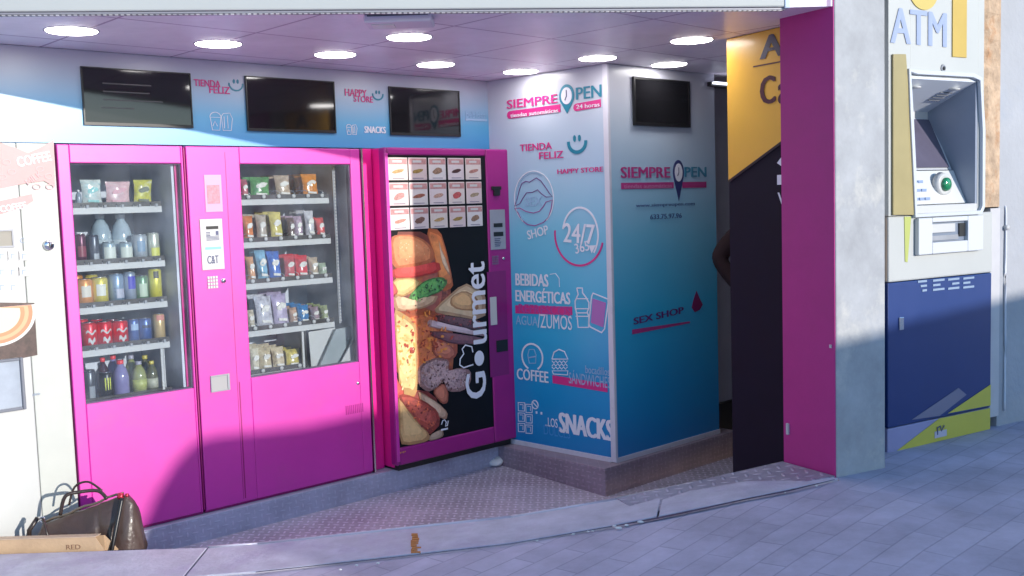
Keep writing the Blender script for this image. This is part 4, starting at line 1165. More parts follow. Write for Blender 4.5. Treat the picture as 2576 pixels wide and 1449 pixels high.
u, w, z, h = dd(4, 284, 366, 1178); bottle(u, PO, z, w*.5, h, ('violet', (.22, .20, .40)), ('redcap', (.75, .03, .04)), 'violet bottle with a red cap on the bottom drinks shelf', gD)
u, w, z, h = dd(4, 392, 466, 1182); bottle(u, PO, z, w*.5, h, ('olive', (.26, .28, .10)), ('lilaccap', (.35, .34, .42)), 'olive green bottle with a lilac cap on the bottom drinks shelf', gD, labcol=('ol', (.42, .46, .12)))
u, w, z, h = dd(4, 474, 532, 1180); bottle(u, PO, z, w*.5, h, ('darkolive', (.12, .12, .07)), ('goldcap', (.58, .48, .10)), 'dark bottle with a gold cap at the right of the bottom shelf', gD, labcol=('gl', (.45, .45, .35)))
for x0, x1, yt, c1, c2, lab in ((250, 318, 1150, ('violet', (1, 1, 1)), ('redcap', (1, 1, 1)), 'violet bottle second in line, its red cap showing behind the front one'),
        (352, 420, 1150, ('olive', (1, 1, 1)), ('lilaccap', (1, 1, 1)), 'olive bottle second in line behind the olive green front bottle'),
        (432, 498, 1150, ('darkolive', (1, 1, 1)), ('goldcap', (1, 1, 1)), 'dark bottle with gold cap second in line behind the front one'),
        (195, 255, 1165, ('jet2', (.05, .02, .03)), ('redcap', (1, 1, 1)), 'black bottle with red cap behind the claw mark can')):
    u, w, z, h = dd(4, x0, x1, yt, PO+.08); bottle(u, PO+.08, z, w*.5, h, c1, c2, lab, gD)
# a second row of cans behind the first
for row, xs_, yt, cs in ((1, (112, 185, 440, 515), 470, ('darkred', 'slate', 'silver', 'pearl')), (2, (118, 205, 300, 372, 445), 690, ('orange', 'lemon', 'bluegrey', 'bluesilver', 'green')), (3, (150, 235, 322, 398, 465), 945, ('red', 'red', 'red', 'blue', 'blue'))):
    for k, (x, cn) in enumerate(zip(xs_, cs)):
        u, w, z, h = dd(row, x-34, x+34, yt, PO)
        lab = '%s can standing second in line, behind the %s can of the %s drinks shelf' % (cn if cn not in ('bluegrey', 'bluesilver') else cn[:4]+' '+cn[4:], ('first', 'second', 'third', 'fourth', 'fifth')[k], ('second', 'third', 'fourth')[row-1])
        can(u-.006, PO+.085, z, w*.5, h, (cn, (1, 1, 1)), lab, gD)

gS = 'snacks on the shelves of the pink snack machine'
SP = SH+.045
def ds(row, x0, x1, ytop, off=SP):
    yy = S(0, ytop)[1]; zb = (zsS[row] if row < 4 else zlowS)+.014
    a = on(PA, S(x0, 0)[0], yy, off-.02)[0]; b = on(PA, S(x1, 0)[0], yy, off-.02)[0]
    zt = on(PA, S((x0+x1)/2, 0)[0], yy, off-.02)[1]
    return (a+b)/2, (b-a)*1.08, zb, max(.05, (zt-zb)*1.08)
rows = [
 (0, [(92, 150, -90, 'rose', (.50, .12, .16), 'small rose pack at the left end of the top snack shelf'),
      (165, 310, -108, 'leaf', (.12, .34, .12), 'green crisp bag on the top snack shelf'),
      (362, 475, -120, 'cocoa', (.52, .40, .30), 'brown and cream crisp bag in the middle of the top snack shelf'),
      (566, 680, -130, 'tang', (.72, .26, .04), 'orange crisp bag at the right of the top snack shelf')]),
 (1, [(115, 190, 190, 'ember', (.66, .20, .06), 'orange red bag at the left end of the second snack shelf'),
      (213, 292, 180, 'biscuit', (.48, .42, .36), 'speckled biscuit bag on the second snack shelf'),
      (322, 412, 160, 'butter', (.68, .58, .18), 'yellow bag on the second snack shelf'),
      (448, 500, 200, 'umber', (.14, .08, .07), 'dark brown bar on the second snack shelf'),
      (502, 564, 190, 'mauve', (.48, .34, .44), 'mauve and white bag on the second snack shelf'),
      (584, 652, 150, 'snow', (.58, .56, .60), 'white bag with grey print on the second snack shelf'),
      (672, 732, 200, 'brick', (.66, .10, .10), 'red bag at the right end of the second snack shelf')]),
 (2, [(148, 205, 498, 'amber', (.62, .30, .14), 'amber bag at the left end of the third snack shelf'),
      (222, 302, 450, 'sky', (.22, .45, .62), 'sky blue bag on the third snack shelf'),
      (310, 402, 458, 'royal', (.05, .16, .52), 'royal blue bag on the third snack shelf'),
      (424, 502, 488, 'cherry', (.62, .08, .10), 'cherry red bag on the third snack shelf'),
      (510, 602, 486, 'scarlet', (.66, .03, .05), 'scarlet red bag on the third snack shelf'),
      (612, 682, 500, 'sand', (.46, .36, .26), 'sand coloured bag on the third snack shelf'),
      (688, 745, 540, 'mint', (.42, .50, .38), 'pale green bag at the right end of the third snack shelf')]),
 (3, [(145, 205, 900, 'cream', (.58, .50, .38), 'small cream bag at the left end of the fourth snack shelf'),
      (215, 340, 800, 'paper', (.55, .55, .62), 'big pale wrapped sandwich on the fourth snack shelf'),
      (345, 455, 780, 'lilac', (.42, .36, .52), 'lilac wrapped sandwich on the fourth snack shelf'),
      (468, 524, 880, 'peach', (.55, .34, .24), 'small peach bar on the fourth snack shelf'),
      (530, 612, 862, 'cobalt', (.06, .22, .48), 'cobalt blue small bag on the fourth snack shelf'),
      (628, 692, 872, 'plum', (.34, .24, .28), 'plum and white bag on the fourth snack shelf'),
      (704, 756, 862, 'moss', (.30, .34, .16), 'moss green bag at the right end of the fourth snack shelf')]),
 (4, [(160, 232, 1195, 'ivory', (.62, .56, .42), 'ivory bag at the left end of the bottom snack shelf'),
      (236, 330, 1185, 'oat', (.55, .46, .30), 'oat coloured bag second on the bottom snack shelf'),
      (338, 430, 1180, 'wheat', (.60, .50, .34), 'wheat coloured bag third on the bottom snack shelf'),
      (438, 540, 1195, 'mustard', (.58, .46, .10), 'mustard yellow bag at the right of the bottom snack shelf')])]
for row, its in rows:
    for (x0, x1, yt, cn, cc, lab) in its:
        u, w, z, h = ds(row, x0, x1, yt)
        pack(u, SP, z, w*.96, h*.97, .045, (cn, cc, (cc[0]*.35, cc[1]*.35, cc[2]*.35)), lab, gS, lean=.10)
        base = lab.split(' on the')[0].split(' at the')[0].split(' in the')[0]
        pack(u+.004, SP+.085, z, w*.94, h*.99, .045, (cn, cc), 'bag second in line, directly behind the front '+base, gS, lean=.10, mark=False)
        if w > .03:
            pack(u+.006, SP+.165, z, w*.94, h*1.0, .045, (cn, cc), 'bag third in line behind the front '+base, gS, lean=.10, mark=False)


# ================================================================== PRINTED PILLAR
pil_m = ramp_mat('pillar_print', [(0.0, (0.006, 0.18, 0.46)), (0.22, (0.010, 0.29, 0.58)), (0.42, (0.035, 0.42, 0.66)), (0.62, (0.17, 0.50, 0.68)), (0.80, (0.40, 0.54, 0.68)), (1.0, (0.52, 0.53, 0.60))], lo=0.0, hi=2.26, rough=0.30, var=0.03, coat=0.15)
LB = math.hypot(KP[0]-LP_[0], KP[1]-LP_[1])
t = thing('printed_pillar', PB, 'square pillar wrapped in blue and lilac shop print', 'pillar', LB/2, 0, 0)
RR = pt(PR, 0.98, 0)
pl_loc = lambda x, y: ((x-LP_[0])*PB[1][0]+(y-LP_[1])*PB[1][1], -(x-LP_[0])*PB[1][1]+(y-LP_[1])*PB[1][0])
M = MB(); rl = pl_loc(*RR)
M.slab([(-.16, 0), (LB, 0), rl, (rl[0]-LB, rl[1])], 0.018, ZC-.002); M.build('printed_body', pil_m, t)
def lp(x, y): return pl_loc(x, y)
# white trims: corner strip and bottom strips
M = MB(); M.box(LB-.030, LB+.004, -.006, .001, .0, ZC-.003); 
c0 = pl_loc(*pt(PR, -.002, -.006)); 
M.build('corner_trim', TRIMW, t)
M = MB(); M.box(.0, LB-.031, -.008, .002, -.003, .024); M.build('bottom_trim', TRIMW, t)
q0 = pl_loc(*pt(PR, 0.0, -.008)); q1 = pl_loc(*pt(PR, .98, -.008)); q2 = pl_loc(*pt(PR, .98, .002)); q3 = pl_loc(*pt(PR, 0.0, .002))
M = MB(); M.slab([q0, q1, q2, q3], -.003, .024); M.build('bottom_trim', TRIMW, t)
q0 = pl_loc(*pt(PR, 0.0, -.005)); q1 = pl_loc(*pt(PR, .012, -.005)); q2 = pl_loc(*pt(PR, .012, .002)); q3 = pl_loc(*pt(PR, 0.0, .002))
M = MB(); M.slab([q0, q1, q2, q3], .025, ZC-.003); M.build('corner_trim', TRIMW, t)
# --- graphics on the left face
def St(pts, w, m_, name='outline_print', off=0.0, closed=False, pl=PB, parent=t, d_=.003):
    M = MB(); M.stroke(P(pl, pts, off), w, off-d_, off-.0008, closed); return M.build(name, m_, parent)
text('SIEMPRE', t, PB, (1275, 274), (1402, 236), PINKC, -.003, bold=.018)
text('PEN', t, PB, (1449, 251), (1513, 212), TEAL, -.003, bold=.018)
def pin(parent, pl, cx, cy, rx, ry, tipy, off=0.0):
    u, z = on(pl, cx, cy, off); ru = on(pl, cx+rx, cy, off)[0]-u; rz = on(pl, cx, cy-ry, off)[1]-z; zt = on(pl, cx, tipy, off)[1]
    pts = [(u+ru*math.cos(R(a)), z+rz*math.sin(R(a))) for a in range(-35, 216, 12)]+[(u, zt)]
    M = MB(); M.plate(pts, off-.003, off-.001); o = M.build('pin_logo', TEAL, parent)
    M = MB(); M.plate(circ(u, z, ru*.72, rz*.74, n=24)[:-1], off-.0045, off-.0031); M.build('clock_face', PALE, o)
    M = MB(); M.stroke([(u, z+rz*.5), (u+ru*.02, z-.002), (u-ru*.22, z-rz*.38)], .006, off-.006, off-.0046); M.build('clock_hands', INKG, o)
pin(t, PB, 1426, 241, 19, 29, 286)
def bar(parent, pl, x0, y0, x1, y1, hpx, m_, off=0.0, name='banner', r=True):
    a = on(pl, x0, y0, off); b = on(pl, x1, y1, off); h = abs(on(pl, x0, y0-hpx/2, off)[1]-a[1])
    zc_ = (a[1]+b[1])/2; dz = b[1]-a[1]
    M = MB(); rr = h if r else 0
    pts = [(a[0]+rr-rr*math.sin(R(k)), a[1]-h*math.cos(R(k))) for k in range(0, 181, 30)][::-1] if r else [(a[0], a[1]+h), (a[0], a[1]-h)]
    pts = [(p[0], p[1]) for p in pts]+([(b[0], b[1]-h), (b[0], b[1]+h)])
    M.plate(pts, off-.0028, off-.001); return M.build(name, m_, parent)
bar(t, PB, 1276, 290, 1410, 272, 19, PINKC); bar(t, PB, 1443, 271, 1512, 259, 19, PINKC)
text('tiendas automáticas', t, PB, (1284, 296), (1404, 272), PALE, -.0035, ang=0, bold=.01)
text('24 horas', t, PB, (1450, 274), (1508, 257), PALE, -.0035, bold=.01)
text('TIENDA', t, PB, (1308, 381), (1388, 357), PINKC, -.003, bold=.016)
text('FELIZ', t, PB, (1356, 401), (1417, 379), PINKC, -.003, bold=.016)
smile(t, PB, 1452, 357, 22, 26, TEAL, 0.0, .021)
text('HAPPY STORE', t, PB, (1402, 438), (1517, 419), PINKC, -.003, bold=.02)
# lips in a circle
c = on(PB, 1343, 500); ru = on(PB, 1393, 500)[0]-c[0]; rz = on(PB, 1343, 430)[1]-c[1]
M = MB(); M.stroke(circ(c[0], c[1], ru, rz, -52, 235, 40), .006, -.003, -.001); M.build('circle_print', PALE, t)
M = MB(); M.stroke(circ(c[0], c[1], ru*.90, rz*.93, 60, 250, 30), .003, -.003, -.001); M.build('circle_print', FAINT, t)
LZ = lambda x, y: (1261.1+x*.2129, 389.1+y*.2129)
lips = mat('maroon_print', (.16, .05, .22), .4)
St([LZ(*p) for p in [(160, 610), (190, 520), (215, 420), (245, 340), (290, 315), (335, 325), (415, 275), (470, 310), (520, 380), (570, 455), (605, 495), (530, 500), (480, 465), (430, 415), (370, 445), (300, 450), (260, 510), (220, 580), (160, 610)]], .005, lips)
St([LZ(*p) for p in [(160, 635), (220, 630), (290, 670), (380, 690), (450, 670), (500, 610), (530, 560), (605, 535), (590, 640), (560, 740), (500, 800), (400, 840), (310, 825), (240, 770), (200, 690), (160, 635)]], .005, mat('rose_print', (.34, .06, .28), .4))
text('SEX', t, PB, LZ(285, 610), LZ(480, 490), FAINT, -.003, bold=.01)
text('SHOP', t, PB, (1326, 596), (1379, 573), PALE, -.003, ang=12, bold=.01)
c = on(PB, 1460, 590); ru = on(PB, 1505, 590)[0]-c[0]; rz = on(PB, 1460, 522)[1]-c[1]
M = MB(); M.stroke(circ(c[0], c[1], ru, rz, -42, 168, 30), .011, -.003, -.001); M.build('circle_print', PALE, t)
a = on(PB, 1490, 622); M = MB(); M.plate([(a[0]-.022, a[1]+.01), (a[0]+.028, a[1]+.012), (a[0]-.004, a[1]-.035)], -.003, -.001); M.build('arrow_print', PALE, t)
c2 = on(PB, 1456, 590); ru2 = on(PB, 1518, 590)[0]-c2[0]; rz2 = c2[1]-on(PB, 1456, 668)[1]
M = MB(); M.stroke(circ(c2[0], c2[1], ru2, rz2, 172, 345, 34), .012, -.003, -.001); M.build('arc_print', PINKC, t)
text('24/7', t, PB, (1418, 612), (1496, 562), PALE, -.003, ang=-3, bold=.016)
text('365', t, PB, (1446, 634), (1482, 609), PALE, -.003, ang=12, bold=.01)
text('BEBIDAS', t, PB, (1297, 718), (1379, 690), PALE, -.003, bold=.028)
text('ENERGÉTICAS', t, PB, (1297, 758), (1434, 728), PALE, -.003, bold=.028)
bar(t, PB, 1297, 778, 1440, 782, 20, PINKC, r=False)
text('REFRESCOS', t, PB, (1305, 786), (1436, 772), mat('dim_pink', (.42, .06, .30), .5), -.0035, bold=.01)
text('AGUA', t, PB, (1298, 816), (1352, 797), FAINT, -.003, bold=0)
text('/ZUMOS', t, PB, (1353, 824), (1438, 795), PALE, -.003, bold=0)
St([(1384, 690), (1398, 688), (1407, 700), (1408, 722)], .004, PALE)
BZ = lambda x, y: (1274.5+x*.347, 670.8+y*.347)
St([BZ(*p) for p in [(510, 155), (550, 155), (552, 190), (575, 220), (598, 260), (598, 300), (585, 330), (598, 360), (595, 440), (520, 440), (512, 350), (500, 300), (498, 250), (520, 200), (510, 155)]], .008, PALE, 'bottle_icon')
for yy in (232, 305, 335, 360): St([BZ(503, yy), BZ(592, yy)], .006, PALE, 'bottle_icon')
St([BZ(*p) for p in [(628, 192), (735, 235), (738, 262), (712, 450), (690, 478), (605, 435), (598, 410), (618, 215)]], .008, PALE, 'can_icon', closed=True)
M = MB(); M.plate(P(PB, [BZ(*p) for p in [(625, 230), (722, 262), (702, 440), (612, 405)]]), -.0025, -.001); M.build('can_icon', mat('soft_pink_print', (.42, .16, .46), .4), t)
# coffee, sandwich, snacks
c = on(PB, *BZ(187, 655)); ru = on(PB, *BZ(262, 655))[0]-c[0]; rz = on(PB, *BZ(187, 560))[1]-c[1]
M = MB(); M.stroke(circ(c[0], c[1], ru, rz, -60, 245, 30), .011, -.003, -.001); M.build('circle_print', PALE, t)
St([BZ(*p) for p in [(165, 600), (200, 600), (215, 640), (212, 700), (165, 700), (155, 640), (165, 600)]], .005, FAINT, 'cup_icon')
St([BZ(*p) for p in [(160, 660), (215, 650)]], .008, FAINT, 'cup_icon')
text('COFFEE', t, PB, BZ(75, 815), BZ(302, 762), PALE, -.003, bold=.018)
St([BZ(*p) for p in [(330, 670), (345, 620), (380, 600), (420, 615), (445, 670), (330, 670)]], .007, PALE, 'burger_icon')
for yy, zg in ((690, 8), (712, -8), (735, 8)):
    St([BZ(330+k*14, yy+(zg if k % 2 else -zg)) for k in range(9)], .005, PALE, 'burger_icon')
St([BZ(*p) for p in [(332, 755), (445, 755), (442, 785), (340, 778)]], .006, PALE, 'burger_icon', closed=True)
text('SÁNDWICHES', t, PB, BZ(452, 845), BZ(752, 780), FAINT, -.003, bold=0)
text('bocadillos', t, PB, BZ(572, 772), BZ(745, 735), FAINT, -.003, bold=0)
a, b = P(PB, [BZ(335, 815), BZ(768, 885)]); h = .024
M = MB(); M.plate([(a[0], a[1]-h), (b[0]-.035, b[1]-h), (b[0]-.035, b[1]+h), (a[0], a[1]+h)], -.0028, -.001); M.build('banner', PINKC, t)
for r_ in range(3):
    for c_ in range(2):
        x, y = 85+c_*55, 985+r_*75+c_*12
        St([BZ(x, y), BZ(x+48, y+2), BZ(x+46, y+62), BZ(x+2, y+60)], .006, PALE, 'snack_icon', closed=True)
        St([BZ(x+12, y+14), BZ(x+36, y+16), BZ(x+34, y+48)], .004, PALE, 'snack_icon')
c = on(PB, *BZ(207, 1000)); M = MB(); M.stroke(circ(c[0], c[1], .026, .026, 0, 360, 10)[:-1], .007, -.003, -.001, closed=True); M.stroke([(c[0]-.02, c[1]+.015), (c[0]+.02, c[1]-.015)], .006, -.003, -.001)
for dx in (.005, .045): M.box(c[0]+dx, c[0]+dx+.012, -.003, -.001, c[1]-.055, c[1]-.04)
M.build('snack_icon', PALE, t)
text('SNACKS', t, PB, BZ(380, 1200), BZ(775, 1115), PALE, -.003, bold=.05)
text('..LOS', t, PB, BZ(282, 1155), BZ(368, 1105), PALE, -.003, bold=.0)
text('DULCES', t, PB, BZ(270, 1215), BZ(460, 1180), mat('mid_blue_print', (.06, .30, .62), .4), -.003, bold=0)
# --- graphics on the right face (own frame carried by a part)
rf = thing('x', PR, None, None)
ORG.pop(rf.name, None); bpy.data.objects.remove(rf)
def to_pb(M):
    """re-express a mesh given in the right face's metres in the pillar's own metres"""
    out = []
    for (x, y, z) in M.v:
        wx, wy = pt(PR, x, y); a, b = pl_loc(wx, wy); out.append((a, b, z))
    M.v = out; return M
def textR(s, p0, p1, m_, bold=.016, ang=0):
    M = MB(); text(s, None, PR, p0, p1, None, -.003, bold=bold, ang=ang, mb=M); return to_pb(M).build('lettering', m_, t)
dpk = mat('dull_pink_print', (.42, .04, .20), .4)
textR('SIEMPRE', (1562, 448), (1686, 420), dpk, .02)
textR('PEN', (1722, 445), (1777, 420), mat('dull_teal_print', (.05, .22, .34), .4), .02)
textR('www.siempreopen.com', (1600, 524), (1748, 508), mat('dull_navy', (.04, .07, .22), .4), 0)
textR('633.75.97.96', (1636, 552), (1715, 536), mat('dull_navy', (.04, .07, .22), .4), 0)
textR('SEX SHOP', (1594, 812), (1720, 776), mat('dark_wine_print', (.12, .02, .16), .4), .02, ang=3)
u, z = on(PR, 1706, 434); ru = .052; rz = .075
M = MB(); M.plate([(u+ru*math.cos(R(a)), z+rz*math.sin(R(a))) for a in range(-35, 216, 12)]+[(u, z-.17)], -.003, -.001); to_pb(M).build('pin_logo', NAVYL, t)
M = MB(); M.plate(circ(u, z, ru*.7, rz*.72, n=20)[:-1], -.0045, -.0031); to_pb(M).build('clock_face', PALE, t)
M = MB(); M.stroke([(u, z+rz*.4), (u, z), (u-.012, z-.02)], .006, -.006, -.0046); to_pb(M).build('clock_hands', INKG, t)
a = on(PR, 1562, 468); b = on(PR, 1694, 464); c = on(PR, 1716, 464); d_ = on(PR, 1776, 460)
M = MB(); M.box(a[0], b[0], -.0028, -.001, a[1]-.018, a[1]+.018); M.box(c[0], d_[0], -.0028, -.001, a[1]-.018, a[1]+.018); to_pb(M).build('banner', dpk, t)
textR('tiendas automáticas', (1570, 474), (1690, 462), mat('muted_rose', (.5, .22, .38), .4), 0)
a = on(PR, 1590, 836); b = on(PR, 1735, 810)
M = MB(); M.plate([(a[0], a[1]-.012), (b[0], b[1]-.006), (b[0], b[1]+.004), (a[0], a[1]+.016)], -.0028, -.001); to_pb(M).build('banner', dpk, t)
a = on(PR, 1752, 760); M = MB(); M.plate([(a[0]-.05, a[1]-.03), (a[0]-.02, a[1]-.06), (a[0]+.03, a[1]-.05), (a[0]+.06, a[1]-.02), (a[0]+.03, a[1]+.02), (a[0], a[1]+.07), (a[0]-.03, a[1]+.02)], -.003, -.001); to_pb(M).build('flame_print', mat('dark_wine_print2', (.20, .01, .10), .4), t)
# fourth screen
u0, u1, z0, z1 = quad(PR, 1594, 192, 1737, 321, -.016)
tt = thing('wall_screen', PR, 'black wall screen on the shaded right side of the printed pillar', 'television', (u0+u1)/2, 0, z0)
M = MB()
for (a, b_, c, d_) in ((u0, u1, z0, z0+.02), (u0, u1, z1-.014, z1), (u0, u0+.014, z0+.02, z1-.014), (u1-.014, u1, z0+.02, z1-.014)): M.box(a, b_, -.018, -.002, c, d_)
M.build('bezel', BLACK, tt)
M = MB(); M.box(u0+.014, u1-.014, -.015, -.003, z0+.02, z1-.014); M.build('screen', SCREEN, tt)

# ================================================================== CORRIDOR, ADVERT WALL, COLUMN
cw = mat('corridor_wall', (.46, .46, .52), .6, var=.08)
M = MB(); a = pt(PR, .985, .0)
M.slab([pt(PR, .985, .22), pt(PR, 2.6, .22), pt(PR, 2.6, .32), pt(PR, .985, .32)], .12, ZC-.002)
o = M.build('corridor_wall', cw); frame(o, None); tag(o, 'pale wall strip of the dark corridor beyond the pillar', 'wall')
M = MB(); M.slab([pt(PR, .985, .20), pt(PR, 2.6, .20), pt(PR, 2.6, .34), pt(PR, .985, .34)], -.13, .118)
o = M.build('skirting', BLACK); frame(o, None); tag(o, 'black skirting at the foot of the corridor wall', 'skirting')
M = MB(); M.slab([(2.35, 7.45), (3.0, 5.6), (3.6, 5.6), (3.6, 9.4), (2.35, 9.4)], -.13, ZC-.002)
o = M.build('corridor_end_wall', bw); frame(o, None); tag(o, 'hidden end wall of the corridor', 'wall')
g = pt(PR, .98, .0); lx, ly = 1.30, 6.12
t = thing('corridor_lamp', PR, 'slim wall lamp bar high up beside the yellow advert wall', 'lamp', 1.05, -.02, 2.08)
u0, z0 = on(PR, 1786, 212, -.02); u1 = u0+.30
M = MB(); M.box(u0, u1, -.03, .05, z0-.01, z0+.015); M.build('housing', BLACK, t)
M = MB(); M.box(u0+.01, u1, -.055, -.031, z0+.001, z0+.014); M.build('tube', mat('lamp_tube', (.8, .85, 1), .4, emit=1.2), t)

t = thing('advert_wall', PY, 'yellow and dark purple advert wall half hidden by the magenta column', 'advert wall', .2, 0, -.13)
def col_clip(p): return p
ylen = .58
M = MB(); M.box(0, ylen, 0.002, .10, -.13, ZC-.002); M.build('wall', mat('dark_purple_print', (.008, .006, .018), .6, var=.2, spec=.2), t)
ylw = mat('yellow_print', (.80, .44, .045), .35, var=.08, vs=2, coat=.2)
zl = on(PY, 1831, 455)[1]; ua, zr = on(PY, 1972, 352)
sl_ = (zr-zl)/ua
M = MB(); M.plate([(0, ZC-.003), (0, zl), (ylen, zl+sl_*ylen), (ylen, ZC-.003)], -.002, .0015); M.build('yellow_print', ylw, t)
M = MB(); M.stroke([(0, zl-.004), (ylen, zl+sl_*ylen-.004)], .012, -.0035, -.0022); M.build('border_line', BLACK, t)
for ch, x0, y0, x1, y1, mm_ in (('A', 1911, 150, 1972, 79, 's'), ('C', 1912, 264, 1951, 187, 'm'), ('a', 1957, 262, 1990, 205, 'm')):
    text(ch, t, PY, (x0, y0), (x1, y1), mat('slate_ink', (.07, .065, .10), .4) if mm_ == 's' else mat('maroon_ink', (.07, .008, .02), .4), -.004, bold=.03)
a = on(PY, 1896, 168); M = MB(); M.box(a[0], ylen, -.004, -.0022, a[1]-.003, a[1]+.003); M.build('rule', mat('maroon_ink', (.07, .008, .02), .4), t)
a = on(PY, 1956, 410)
M = MB(); M.plate([(a[0], a[1]), (a[0]+.06, a[1]+.055), (a[0]+.12, a[1]-.0), (a[0]+.06, a[1]-.035)], -.004, .0015); M.box(a[0], a[0]+.2, -.004, .0015, a[1]-.10, a[1]-.055); M.build('white_symbol', PALE, t)
text('VISA', t, PY, (a[0], a[1]-.19), (a[0]+.16, a[1]-.135), PALE, -.001, metres=True)

t = thing('corner_column', PC, 'concrete corner column with a magenta painted left side', 'column', .2, 0, .25)
conc = mat('rough_concrete', (.37, .38, .40), .8, var=.22, vs=5, bump=.22, bs=22, stain=(.50, .49, .46), ss=4.5)
uc1 = on(PC, 2227, 800)[0]
M = MB(); M.box(.003, uc1, 0, .30, -.13, 2.676); M.build('concrete', conc, t, bevel=.006)
M = MB(); M.box(-.001, .0028, .004, .298, -.13, 2.674); M.build('magenta_side', MAGC, t)
# small scuffs and hook on the magenta side
u, z = .0, on(PC, 2108, 870)[1]
M = MB(); M.box(-.006, .001, .02, .03, z-.01, z+.004); M.build('chip', WHITE2, t)
a = on(PM, 1981, 1075); M = MB(); M.box(-.010, -.001, .30-a[0]-.012, .30-a[0], a[1]-.03, a[1]+.02); M.build('hook', WHITE2, t)

# ================================================================== CASH MACHINE
t = thing('cash_machine', PT, 'white, yellow and blue cash machine in the wall with a lit front', 'cash machine', .39, 0, .28)
WT = .775
atmw = mat('atm_white', (.45, .46, .45), .4, var=.04, vs=3)
atmy = mat('atm_yellow', (.50, .34, .06), .4, var=.06)
atmb = mat('atm_blue', (.006, .032, .16), .35, var=.08, vs=3, coat=.25, crough=.3)
T = lambda pts, off=0.0: P(PT, pts, off)
zd = on(PT, 2235, 711)[1]; zk = on(PT, 2235, 1078)[1]; zb_ = on(PT, 2232, 1142)[1]; zm = on(PT, 2235, 544)[1]
R0 = on(PT, 2290, 190)[0]; R1 = on(PT, 2460, 300)[0]; RZ1 = on(PT, 2290, 190)[1]; RZ0 = on(PT, 2296, 540)[1]
M = MB(); M.box(0, WT, .0, .5, zd, zm-.002); M.build('lower_housing', atmw, t, bevel=.008)
M = MB(); ring(M, 0, R1+.045, zm, 2.676, R0, R1, RZ0, RZ1, 0, .42); M.box(0, R1+.045, .42, .5, zm, 2.676); M.build('upper_housing', atmw, t, bevel=.006)
M = MB(); M.box(0, WT, .004, .5, zk, zd-.003); dr = M.build('blue_door', atmb, t, bevel=.004)
M = MB(); M.box(.0, WT, .006, .5, zb_, zk-.004); kp = M.build('kick_panel', mat('atm_lavender', (.30, .29, .48), .4, var=.05), t, bevel=.003)
M = MB(); M.plate(T([(2295, 1056), (2412, 976), (2432, 993), (2365, 1046)]), .001, .0035); M.build('grey_stripe', mat('atm_grey', (.20, .19, .27), .4), t)
ylp = mat('atm_lime_yellow', (.56, .50, .07), .4, var=.05)
M = MB(); M.plate([(WT-.004, on(PT, 2491, 968)[1]), on(PT, 2386, 1040), (WT-.004, on(PT, 2491, 1020)[1])], .001, .0035); M.build('yellow_triangle', ylp, t)
M = MB(); q = T([(2365, 1053), (2491, 1027), (2491, 1080), (2258, 1137)]); q[1] = (WT-.004, q[1][1]); q[2] = (WT-.004, q[2][1]); q = [(a, max(b, zb_+.002)) for a, b in q]; M.plate(q, .003, .0055); M.build('yellow_wedge', ylp, t)
M = MB(); a = on(PT, 2352, 1103); b = on(PT, 2382, 1080); M.box(a[0], b[0], .0005, .0025, a[1], b[1]); sk = M.build('sticker', mat('sticker_lilac', (.50, .47, .58), .5), t)
M = MB(); M.stroke([(a[0]+.02, a[1]+.015), (a[0]+.02, a[1]+.05), (a[0]+.04, a[1]+.055), (a[0]+.05, a[1]+.03), (a[0]+.07, a[1]+.055)], .008, -.0006, .0004); M.build('sticker_mark', INKG, sk)
# door symbols row
M = MB(); sy = mat('pale_atm_print', (.24, .32, .44), .4)
for k in range(4):
    a = on(PT, 2310+k*38, 735-k*3); w_ = .085
    for r_ in range(3):
        w2 = (.085, .055, .085)[r_] if k else (.02, .045, .085)[r_]
        M.box(a[0]+(0 if k % 2 else .085-w2)*(1 if k else .5), a[0]+(w2 if k % 2 else .085)-(0 if k else .02), .0015, .0035, a[1]+r_*.022, a[1]+r_*.022+.010)
each(M, 'door_symbol', sy, t)
a = on(PT, 2262, 831); b = on(PT, 2273, 797)
M = MB(); M.box(a[0], b[0], -.004, .0035, a[1], b[1]); lk = M.build('door_lock', CHROME, t, bevel=.003)
# header
text('ATM', t, PT, (2240, 107), (2382, 33), mat('atm_letter_blue', (.27, .33, .50), .45), -.003, bold=.02)
a = on(PT, 2394, 143); b = on(PT, 2430, 10); M = MB(); M.box(a[0], b[0], -.006, -.0005, a[1], 2.66); M.build('yellow_strip', atmy, t, bevel=.001)
c = on(PT, 2322, -22); M = MB(); M.plate([(p[0], p[1]) for p in circ(c[0], c[1], .10, .085, n=30)[:-1]], -.005, -.0005); M.build('yellow_emblem', mat('emblem_gold', (.52, .40, .10), .4), t)
u, z = on(PT, 2372, 172); M = MB(); M.lathe([(.016, -.005), (.019, 0)], u, 0, z, 18, axis='y'); cm = M.build('camera_ring', GREY, t)
M = MB(); M.lathe([(.009, -.008), (.009, -.0052)], u, 0, z, 14, axis='y'); M.build('camera_lens', BLACK, cm)
M = MB(); q = T([(2242, 137), (2274, 137), (2286, 300), (2293, 430), (2297, 541), (2242, 541)]); M.plate(q, -.012, -.0005); M.build('yellow_flank', mat('atm_yellow_dull', (.33, .27, .12), .4, var=.08), t, bevel=.002)
M = MB(); q = T([(2274, 545), (2291, 545), (2282, 660), (2276, 658)]); M.plate(q, -.003, -.0003); M.build('lime_sliver', mat('atm_lime_dull', (.40, .44, .12), .4), t)
# rounded surround of the recess
sur = T([(2281, 178), (2300, 182), (2440, 190), (2460, 200), (2467, 330), (2466, 520), (2460, 534), (2297, 543), (2293, 430), (2286, 290)])
M = MB(); M.stroke(sur, .022, -.020, -.0003, closed=True); M.build('recess_surround', mat('atm_surround', (.52, .55, .60), .35), t, bevel=.003)
